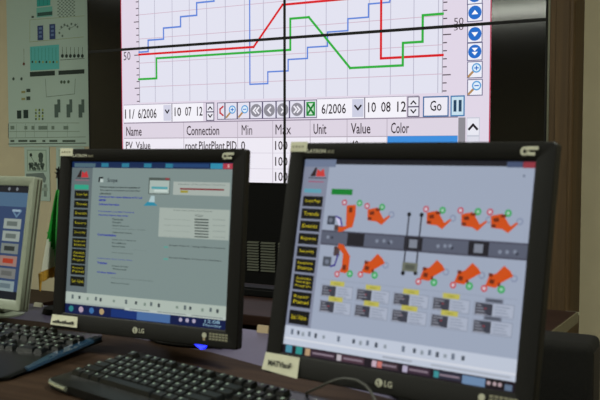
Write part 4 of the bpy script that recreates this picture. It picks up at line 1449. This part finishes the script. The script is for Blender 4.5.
def black_monitor(loc, yaw, tilt, height, prims, label, detail):
    e, mx, bez = lcd('computer_monitor', loc, yaw, tilt, height, 0.338, 0.270, (0.0245, 0.0225, 0.0295), M['bezel'], prims, label=label)
    y = -0.0062
    # brand marks on the bezel
    lg = disc(MB(mx), -8, -151, 5.2, y).build('brand_mark', M['logo'], e)
    lg['label'] = 'round silver brand mark'
    disc(MB(mx), -9.4, -149.6, 0.9, y - 0.0007).build('mark_eye', M['bezel'], lg)
    m = MB(mx)
    m.box(-0.0086, -0.0078, y - 0.0010, y - 0.0007, -0.1538, -0.1482); m.box(-0.0086, -0.0062, y - 0.0010, y - 0.0007, -0.1538, -0.1531)
    m.build('mark_stroke', M['bezel'], lg)
    text_part('brand_letters', 'LG', 0, -154.5, 11, -147, y - 0.0003, M['logo'], e, mx)
    text_part('series_letters', 'FLATRON', -166, 142.8, -131, 148, y - 0.0003, M['logo'], e, mx)
    text_part('series_suffix', 'ez', -128, 142.8, -117, 146.5, y - 0.0003, M['logo_dim'], e, mx, 0)
    em = disc(MB(mx), 155.5, 145.5, 5.6, y).build('emblem', M['logo'], e)
    em['label'] = 'pale round emblem with two short bars'
    disc(MB(mx), 155.5, 145.5, 2.0, y - 0.0008).build('emblem_ring', M['bezel'], em)
    m = MB(mx)
    m.box(0.158, 0.172, y - 0.0012, y - 0.0002, 0.1468, 0.1512, 0.0004); m.box(0.160, 0.1685, y - 0.0012, y - 0.0002, 0.1402, 0.1442, 0.0004)
    m.build('emblem_bars', M['logo'], em)
    # small paper tag on the top left corner
    t = MB(mx).box(-0.1925, -0.164, y - 0.0008, y, 0.1445, 0.1585).build('paper_tag', M['note'], e)
    for k in range(4):
        MB(mx).box(-0.189 + 0.0055 * k, -0.1855 + 0.0055 * k, y - 0.0012, y - 0.0008, 0.1504, 0.1526 + 0.0006 * (k % 2)).build('scribble', M['logo_dim'], t)
    # cream note hanging over the lower left corner
    z1, z0, sk = detail['note']
    n = MB(mx).poly([(-0.192, y - 0.0006, z1), (-0.134, y - 0.0006, z1), (-0.1325, y - 0.003, z0 - sk), (-0.1935, y - 0.003, z0),
                     (-0.192, y - 0.0001, z1), (-0.134, y - 0.0001, z1), (-0.1325, y - 0.0024, z0 - sk), (-0.1935, y - 0.0024, z0)],
                    [(0, 1, 2, 3), (7, 6, 5, 4), (3, 2, 6, 7), (0, 4, 5, 1), (0, 3, 7, 4), (1, 5, 6, 2)]).build('cream_note', M['note'], e)
    n['label'] = 'cream paper note with dark lettering'
    if detail['text']:
        text_part('lettering', detail['text'], -184, z0 * 1000 + 6.5, -144, z0 * 1000 + 14.5, y - 0.0033, M['ink'], n, mx, 2)
    else:
        for k in range(9):
            MB(mx).box(-0.188 + 0.0054 * k, -0.1835 + 0.0054 * k, y - 0.0034, y - 0.003, z0 + 0.0042, z0 + 0.0072 + 0.0012 * ((k * 7) % 3)).build('scribble', M['ink'], n)
    # energy sticker lower right, buttons under the bezel
    st = disc(MB(mx), 131, -146, 4.2, y).build('bulb_sticker', M['logo'], e)
    MB(mx).box(0.1292, 0.1328, y - 0.0006, y, -0.1545, -0.1500).build('bulb_base', M['card'], st)
    for r in range(3):
        for c in range(6):
            MB(mx).box(0.1405 + 0.006 * c, 0.1452 + 0.006 * c, y - 0.0003, y + 0.0004, -0.1440 - 0.0042 * r, -0.1412 - 0.0042 * r).build('button_print', M['logo_dim'], e)
    for k in range(4):
        MB(mx).box(0.095 + 0.018 * k, 0.108 + 0.018 * k, -0.002, 0.004, -0.1668, -0.1640, 0.0008).build('button', M['black'], e)
    if detail['led']:
        p = MB(mx).poly([(0.112, -0.0062, -0.1625), (0.138, -0.0062, -0.1625), (0.127, -0.0085, -0.1695), (0.112, 0.004, -0.1640), (0.138, 0.004, -0.1640), (0.127, 0.003, -0.1695)],
                        [(0, 1, 2), (3, 5, 4), (0, 2, 5, 3), (1, 4, 5, 2), (0, 3, 4, 1)]).build('power_light', M['led'], e)
        p['label'] = 'glowing blue power light'
    return e

black_monitor((-0.2631, 1.4905), R(-27.015), R(5.435), 0.9437, LEFT_PICTURE,
              'black monitor showing a text page with blue headings, blue power light below', dict(note=(-0.1395, -0.1575, 0.0005), text='', led=True))
black_monitor((0.1271, 1.1144), R(-36.693), R(11.461), 0.9539, RIGHT_PICTURE,
              'largest black monitor showing orange robot arms along a grey conveyor', dict(note=(-0.1375, -0.161, 0.004), text='MATVisoF', led=False))

# third, pale monitor at the left edge
THIRD = [('r', 0, 0, 1280, 1024, '33485C', 0), ('r', 0, 0, 1280, 62, '14161E', 1), ('r', 0, 62, 1280, 190, '44607A', 1), ('r', 860, 190, 1280, 960, '2C3E60', 1), ('r', 0, 950, 1280, 1024, '12161E', 2)]
for k, (c, d) in enumerate((('8A948E', '5A6460'), ('8A948E', '5A6460'), ('6E7672', '2A302E'), ('8C7068', '9A3420'), ('6E706E', '585A58'), ('7C8C8E', '5A6A70'))):
    y = 300 + k * 112
    THIRD += [('r', 1010, y, 1225, y + 92, c, 3), ('r', 1050, y + 24, 1180, y + 66, d, 4)]
for x in (1030, 1130): THIRD.append(('o', x, 30, 16, '6A7076', 3))
THIRD += [('r', 300, 220, 800, 330, '4A6478', 2), ('r', 120, 400, 760, 700, '3E566E', 2), ('r', 1100, 215, 1200, 235, '8AA0B0', 3), ('l', [(1120, 240), (1160, 280), (1210, 225)], 16, '5C7890', 3)]
wm, wmx, wb = lcd('computer_monitor', (-0.6785, 1.82), R(-32), R(9.5), 0.914, 0.304, 0.228, (0.0165, 0.019, 0.0205), M['white_case'], THIRD, depth=0.02, lip=0.004, foot=(0.05, 0.045, 0.07),
                  label='cream-cased monitor with a blue screen, cut off at the left edge')
for y0 in (0.004, 0.012):
    r = MB(wmx)
    L0 = rrect(-0.1692, 0.1692, -0.1352, 0.1337, 0.009)
    L1 = rrect(-0.1687, 0.1687, -0.1347, 0.1332, 0.009)
    r.rings([[(p[0], y0, p[1]) for p in L1], [(p[0], y0, p[1]) for p in L0], [(p[0], y0 + 0.003, p[1]) for p in L0], [(p[0], y0 + 0.003, p[1]) for p in L1]], cap0=False, cap1=False)
    r.build('side_groove', M['steel'], wm)

# ------------------------------------------------------------------ keyboards
_keymesh = {}
def key_mesh(w, d=0.0165):
    k = round(w, 4)
    if k not in _keymesh:
        m = MB()
        a = [(-w / 2, -d / 2, 0), (w / 2, -d / 2, 0), (w / 2, d / 2, 0), (-w / 2, d / 2, 0)]
        i = 0.0028
        b = [(-w / 2 + i, -d / 2 + i * 1.1, 0.0072), (w / 2 - i, -d / 2 + i * 1.1, 0.0072), (w / 2 - i, d / 2 - i * 0.6, 0.0082), (-w / 2 + i, d / 2 - i * 0.6, 0.0082)]
        c = [(p[0] * 0.93, p[1] * 0.93, p[2] + 0.0006) for p in b]
        m.rings([a, b, c])
        lz = 0.0086
        m.poly([(-w / 2 + 0.0045, 0.0002, lz), (-w / 2 + 0.0085, 0.0002, lz), (-w / 2 + 0.0085, 0.0042, lz + 0.0004), (-w / 2 + 0.0045, 0.0042, lz + 0.0004)], [(0, 1, 2, 3)])
        me = m.mesh('key', M['key'])
        me.materials.append(M['legend'])
        me.polygons[len(me.polygons) - 1].material_index = 1
        _keymesh[k] = me
    return _keymesh[k]

U = 0.019
def key_rows():
    rows = []
    f = [(0, 1)] + [(2 + i, 1) for i in range(4)] + [(6.5 + i, 1) for i in range(4)] + [(11 + i, 1) for i in range(4)] + [(15.25 + i, 1) for i in range(3)]
    rows.append((0, f))
    nav = [(15.25 + i, 1) for i in range(3)]
    pad = [(18.5 + i, 1) for i in range(4)]
    rows.append((1.35, [(i, 1) for i in range(13)] + [(13, 2)] + nav + pad))
    rows.append((2.35, [(0, 1.5)] + [(1.5 + i, 1) for i in range(12)] + [(13.5, 1.5)] + nav + pad))
    rows.append((3.35, [(0, 1.75)] + [(1.75 + i, 1) for i in range(11)] + [(12.75, 2.25)] + pad[:3]))
    rows.append((4.35, [(0, 2.25)] + [(2.25 + i, 1) for i in range(10)] + [(12.25, 2.75)] + [(16.25, 1)] + pad))
    rows.append((5.35, [(0, 1.25), (1.25, 1.25), (2.5, 1.25), (3.75, 6.25), (10, 1.25), (11.25, 1.25), (12.5, 1.25), (13.75, 1.25)] + nav + [(18.5, 2), (20.5, 1)]))
    return rows

def keyboard(loc, yaw, label, palm, trim, width=0.455):
    """loc is the back left corner on the desk; x to the right, -y towards the typist"""
    e = empty('keyboard', (loc[0], loc[1], DZ), yaw)
    tag(e, label, 'keyboard', None)
    depth = 0.148 + palm
    top = lambda y: 0.026 + y * 0.075                       # slopes down towards the front
    sh = MB()
    out = rrect(0, width, -depth, 0, 0.02, 5)
    bow = lambda x, y: y - (0.012 * (1 - ((x - width / 2) / (width / 2)) ** 2) if y < -depth + 0.03 else 0)
    ring = lambda d, f: [(min(max(x, d), width - d), min(max(bow(x, y), -depth - 0.012 + d), -d), f(y)) for x, y in out]
    sh.rings([ring(0.004, lambda y: 0.002 + (0.010 if y > -0.04 else 0)), ring(0, lambda y: 0.005 + (0.010 if y > -0.04 else 0)), ring(0, lambda y: top(y) - 0.006), ring(0.003, lambda y: top(y) - 0.001), ring(0.007, top)])
    sh.build('shell', M['keybody'], e, True)
    for x in (0.05, width - 0.09):
        MB().box(x, x + 0.04, -0.03, -0.012, 0.0, 0.016, 0.002).build('riser_foot', M['black'], e)
    x00, y00 = 0.017, -0.018
    for ry, keys in key_rows():
        for kx, kw in keys:
            k = link('key', key_mesh(kw * U - 0.0012), e)
            y = y00 - ry * U - U / 2
            k.location = (x00 + (kx + kw / 2) * U, y, top(y) - 0.001)
            k.rotation_euler = (0.075, 0, 0)
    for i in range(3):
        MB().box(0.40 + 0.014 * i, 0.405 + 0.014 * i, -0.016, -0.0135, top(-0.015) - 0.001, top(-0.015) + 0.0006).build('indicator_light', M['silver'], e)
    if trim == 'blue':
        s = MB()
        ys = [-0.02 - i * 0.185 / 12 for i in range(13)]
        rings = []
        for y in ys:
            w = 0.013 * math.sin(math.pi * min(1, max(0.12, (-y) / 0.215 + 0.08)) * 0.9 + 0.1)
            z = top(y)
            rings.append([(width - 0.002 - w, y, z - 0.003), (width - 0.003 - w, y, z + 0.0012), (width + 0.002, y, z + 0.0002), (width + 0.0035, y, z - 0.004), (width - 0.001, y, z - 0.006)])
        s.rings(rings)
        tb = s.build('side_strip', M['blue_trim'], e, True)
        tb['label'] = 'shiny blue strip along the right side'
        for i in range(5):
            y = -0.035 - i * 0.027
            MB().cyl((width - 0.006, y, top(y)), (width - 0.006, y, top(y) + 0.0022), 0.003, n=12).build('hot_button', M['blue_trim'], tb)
        MB().box(width - 0.03, width - 0.012, -depth - 0.004, -depth + 0.003, 0.009, 0.013, 0.002).build('front_badge', M['silver'], e)
    else:
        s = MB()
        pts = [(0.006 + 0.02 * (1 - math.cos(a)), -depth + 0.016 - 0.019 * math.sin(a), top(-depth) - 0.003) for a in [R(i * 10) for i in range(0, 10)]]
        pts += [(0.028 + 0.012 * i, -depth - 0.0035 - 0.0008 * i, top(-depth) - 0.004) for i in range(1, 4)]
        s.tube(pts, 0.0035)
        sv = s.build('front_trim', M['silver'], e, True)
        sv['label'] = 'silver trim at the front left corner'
    return e

yk = R(-24.5)
cr = (-0.345, 1.555)
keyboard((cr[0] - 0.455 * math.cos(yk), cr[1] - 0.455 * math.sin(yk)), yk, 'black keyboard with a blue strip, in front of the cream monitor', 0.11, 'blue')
board = keyboard((-0.268, 1.425), R(-42), 'black keyboard with a silver front corner, below the two black monitors', 0.022, 'silver')

# ------------------------------------------------------------------ small desk flag
fl = empty('table_flag', (-0.521, 1.90, DZ), R(-10))
tag(fl, 'small green and white table flag with gold fringe, between cream and black monitors', 'flag')
MB().cyl((0, 0, 0), (0, 0, 0.012), 0.04, 0.036, 24).build('flag_base', M['plinth'], fl, True)
MB().cyl((0, 0, 0.012), (0, 0, 0.295), 0.0035, 0.003, 10).build('flag_pole', M['plinth'], fl, True)
fin = MB()
fin.cyl((0, 0, 0.293), (0, 0, 0.318), 0.007, 0.001, 8)
for k, (z, r) in enumerate(((0.300, 0.010), (0.308, 0.008))):
    for a in range(4):
        fin.cyl((0, 0, z), (r * math.cos(a * 1.57 + k), r * math.sin(a * 1.57 + k), z + 0.006), 0.003, 0.0006, 6)
fin.build('finial', M['plinth'], fl)
def cloth_point(s, t):
    """s: 0 at the pole .. 1 at the free edge; t: 0 top .. 1 bottom of the hanging cloth"""
    reach = 0.002 + 0.031 * t ** 0.8
    x = 0.022 * (1 - t) * 0 - reach * s + 0.018 * (1 - s)
    y = 0.012 * math.sin(s * 9 + t * 2) * (0.3 + t) - 0.004
    z = 0.268 - 0.185 * t * (0.86 + 0.14 * s)
    return Vector((x, y - 0.006, z))
def cloth(name, cells, mat):
    m = MB()
    N, K = 14, 26
    vs = {}
    def v(i, j, d):
        if (i, j, d) not in vs:
            vs[(i, j, d)] = m.bm.verts.new(cloth_point(i / N, j / K) + Vector((0, d * 0.0012, 0)))
        return vs[(i, j, d)]
    sel = set((i, j) for i in range(N) for j in range(K) if cells(i / N, j / K))
    for i, j in sel:
        m.bm.faces.new((v(i, j, 0), v(i + 1, j, 0), v(i + 1, j + 1, 0), v(i, j + 1, 0)))
        m.bm.faces.new((v(i, j, 1), v(i, j + 1, 1), v(i + 1, j + 1, 1), v(i + 1, j, 1)))
        for di, dj, a, b in ((-1, 0, (i, j + 1), (i, j)), (1, 0, (i + 1, j), (i + 1, j + 1)), (0, -1, (i, j), (i + 1, j)), (0, 1, (i + 1, j + 1), (i, j + 1))):
            if (i + di, j + dj) not in sel:
                m.bm.faces.new((v(*a, 0), v(*b, 0), v(*b, 1), v(*a, 1)))
    return m.build(name, mat, fl, True)
edge = lambda s, t: t < 1.30 - 0.82 * s
cloth('green_stripe', edge, M['green'])
wh = cloth('white_stripe', lambda s, t: not edge(s, t), M['flag_white'])
for k in range(14):
    s = 0.42 + 0.58 * k / 13
    p = cloth_point(min(1, s), 1.30 - 0.82 * s + 0.02)
    MB().box(p.x - 0.0014, p.x + 0.0014, p.y - 0.0022, p.y - 0.0012, p.z - 0.0016, p.z + 0.0016).build('script_motif', M['green'], wh)
fr = MB()
fpts = [cloth_point(1 - k / 10, 1.0) for k in range(11)]
top_r = [p + Vector((-0.002, -0.002, 0.006)) for p in fpts]
fr.rings([[p + Vector((0, -0.002, 0.008)), p + Vector((0, 0.002, 0.008)), p + Vector((0, 0.002, -0.012 - 0.003 * (k % 2))), p + Vector((0, -0.002, -0.012 - 0.003 * (k % 2)))] for k, p in enumerate(fpts)])
fr.build('fringe', M['gold'], fl)
MB().cyl(fpts[0] + Vector((0.001, -0.002, 0.006)), fpts[0] + Vector((-0.001, -0.002, -0.032)), 0.005, 0.002, 8).build('tassel', M['gold'], fl, True)

# ------------------------------------------------------------------ cards at the desk's back edge
def small_card(x, y, w, h, mat, label):
    e = empty('place_card', (x, y, DZ), WALL_YAW)
    MB().poly([(-w / 2, -0.004, 0), (w / 2, -0.004, 0), (w / 2, 0, h), (-w / 2, 0, h), (-w / 2, 0.0, 0), (w / 2, 0.0, 0), (w / 2, 0.0012, h), (-w / 2, 0.0012, h)],
              [(0, 1, 2, 3), (7, 6, 5, 4), (3, 2, 6, 7), (0, 4, 5, 1), (0, 3, 7, 4), (1, 5, 6, 2)]).build('front_leaf', mat, e)
    MB().poly([(-w / 2, 0.0015, h), (w / 2, 0.0015, h), (w / 2, 0.006, 0), (-w / 2, 0.006, 0), (-w / 2, 0.0025, h), (w / 2, 0.0025, h), (w / 2, 0.007, 0), (-w / 2, 0.007, 0)],
              [(0, 1, 2, 3), (7, 6, 5, 4), (3, 2, 6, 7), (0, 4, 5, 1), (0, 3, 7, 4), (1, 5, 6, 2)]).build('back_leaf', mat, e)
    return tag(e, label, 'card')
small_card(-0.072, 1.690, 0.024, 0.014, M['card'], 'tan folded card on the desk edge between the two black monitors')
small_card(-0.592, 1.972, 0.022, 0.009, M['note'], 'tiny cream card on the desk edge beside the cream monitor')

# ------------------------------------------------------------------ cord of the front keyboard
cb = MB()
cp = [(0.006, 1.178, 0.763), (0.009, 1.17, 0.772), (0.0158, 1.16, 0.7781), (0.0257, 1.13, 0.791), (0.0353, 1.11, 0.8017), (0.045, 1.1, 0.8082), (0.0557, 1.09, 0.8128), (0.0696, 1.075, 0.8149), (0.0795, 1.06, 0.8127), (0.0855, 1.045, 0.8082), (0.089, 1.03, 0.8027), (0.09, 1.005, 0.782), (0.088, 0.985, 0.762), (0.085, 0.96, 0.7475), (0.08, 0.92, 0.7475)]
cb.tube(cp, 0.0017)
cord = cb.build('cord', M['cable'], board, True)
cord.matrix_parent_inverse = (Matrix.Translation((-0.268, 1.425, DZ)) @ Matrix.Rotation(R(-42), 4, 'Z')).inverted()
cord['label'] = 'thin grey cord arching below the robot-arm screen'

# ------------------------------------------------------------------ black chair at the console
ch = empty('office_chair', (0.399, 1.80, 0), R(-27))
tag(ch, 'black office chair with a thick square backrest at the lower right', 'chair')
def pad(name, x0, x1, y0, y1, z0, z1, r, mat):
    m = MB().box(x0, x1, y0, y1, z0, z1, r, 4)
    return m.build(name, mat, ch, True)
pad('backrest', -0.215, 0.215, -0.12, -0.01, 0.42, 0.741, 0.018, M['chair'])
MB().box(0.2145, 0.2165, -0.105, -0.025, 0.44, 0.722, 0.0008).build('side_trim', M['trim'], ch)
pad('seat', -0.22, 0.22, 0.0, 0.42, 0.40, 0.47, 0.025, M['chair'])
MB().box(-0.04, 0.04, -0.02, 0.03, 0.36, 0.56, 0.006).build('back_bracket', M['chair_side'], ch)
MB().box(-0.04, 0.04, -0.02, 0.2, 0.36, 0.395, 0.006).build('seat_plate', M['chair_side'], ch)
MB().cyl((0, 0.2, 0.08), (0, 0.2, 0.395), 0.026, 0.022).build('gas_column', M['steel'], ch, True)
for k in range(5):
    a = R(72 * k + 18)
    x, y = 0.26 * math.cos(a), 0.2 + 0.26 * math.sin(a)
    lg = MB().cyl((0, 0.2, 0.1), (x, y, 0.075), 0.024, 0.014, 10).build('base_leg', M['chair_side'], ch, True)
    MB().cyl((x - 0.012 * math.sin(a), y + 0.012 * math.cos(a), 0.03), (x + 0.012 * math.sin(a), y - 0.012 * math.cos(a), 0.03), 0.03, n=16).build('caster', M['black'], lg, True)

# ------------------------------------------------------------------ ceiling lights out of view
def ceiling_light(x, d, label):
    loc = Vector((WALL_X, WALL_Y, CEIL)) + Matrix.Rotation(WALL_YAW, 3, 'Z') @ Vector((x, -d, 0))
    e = empty('ceiling_light', loc, WALL_YAW)
    tag(e, label, 'lamp', 'fluorescent ceiling lights')
    MB().box(-0.62, 0.62, -0.15, 0.15, -0.045, 0.0, 0.004).build('housing', M['lamp'], e)
    MB().box(-0.585, 0.585, -0.13, 0.13, -0.115, -0.045, 0.02, 3).build('diffuser', M['tube'], e, True)
    for x in (-0.6, 0.6):
        MB().box(x - 0.015, x + 0.015, -0.14, 0.14, -0.12, -0.045, 0.006).build('end_cap', M['lamp'], e)
    ld = bpy.data.lights.new('tube_glow', 'AREA')
    ld.shape = 'RECTANGLE'; ld.size = 1.16; ld.size_y = 0.24
    ld.energy = LAMP_POWER; ld.color = LAMP_COLOUR
    lo = bpy.data.objects.new('tube_glow', ld)
    COL.objects.link(lo)
    lo.parent = e
    lo.location = (0, 0, -0.125)
for x, d, w in ((-0.83, 6.1, 'second row from the video wall, middle'), (-2.9, 6.1, 'second row from the video wall, left'), (1.9, 6.1, 'second row from the video wall, right'),
                (-2.9, 2.7, 'row nearest the video wall, left'), (-0.83, 2.7, 'row nearest the video wall, middle'), (2.1, 1.9, 'unseen, set close to brighten the wall beside the column')):  # last lamp pulled out of its row to brighten the wall beside the column
    ceiling_light(x, d, 'boxy lit ceiling light, ' + w)
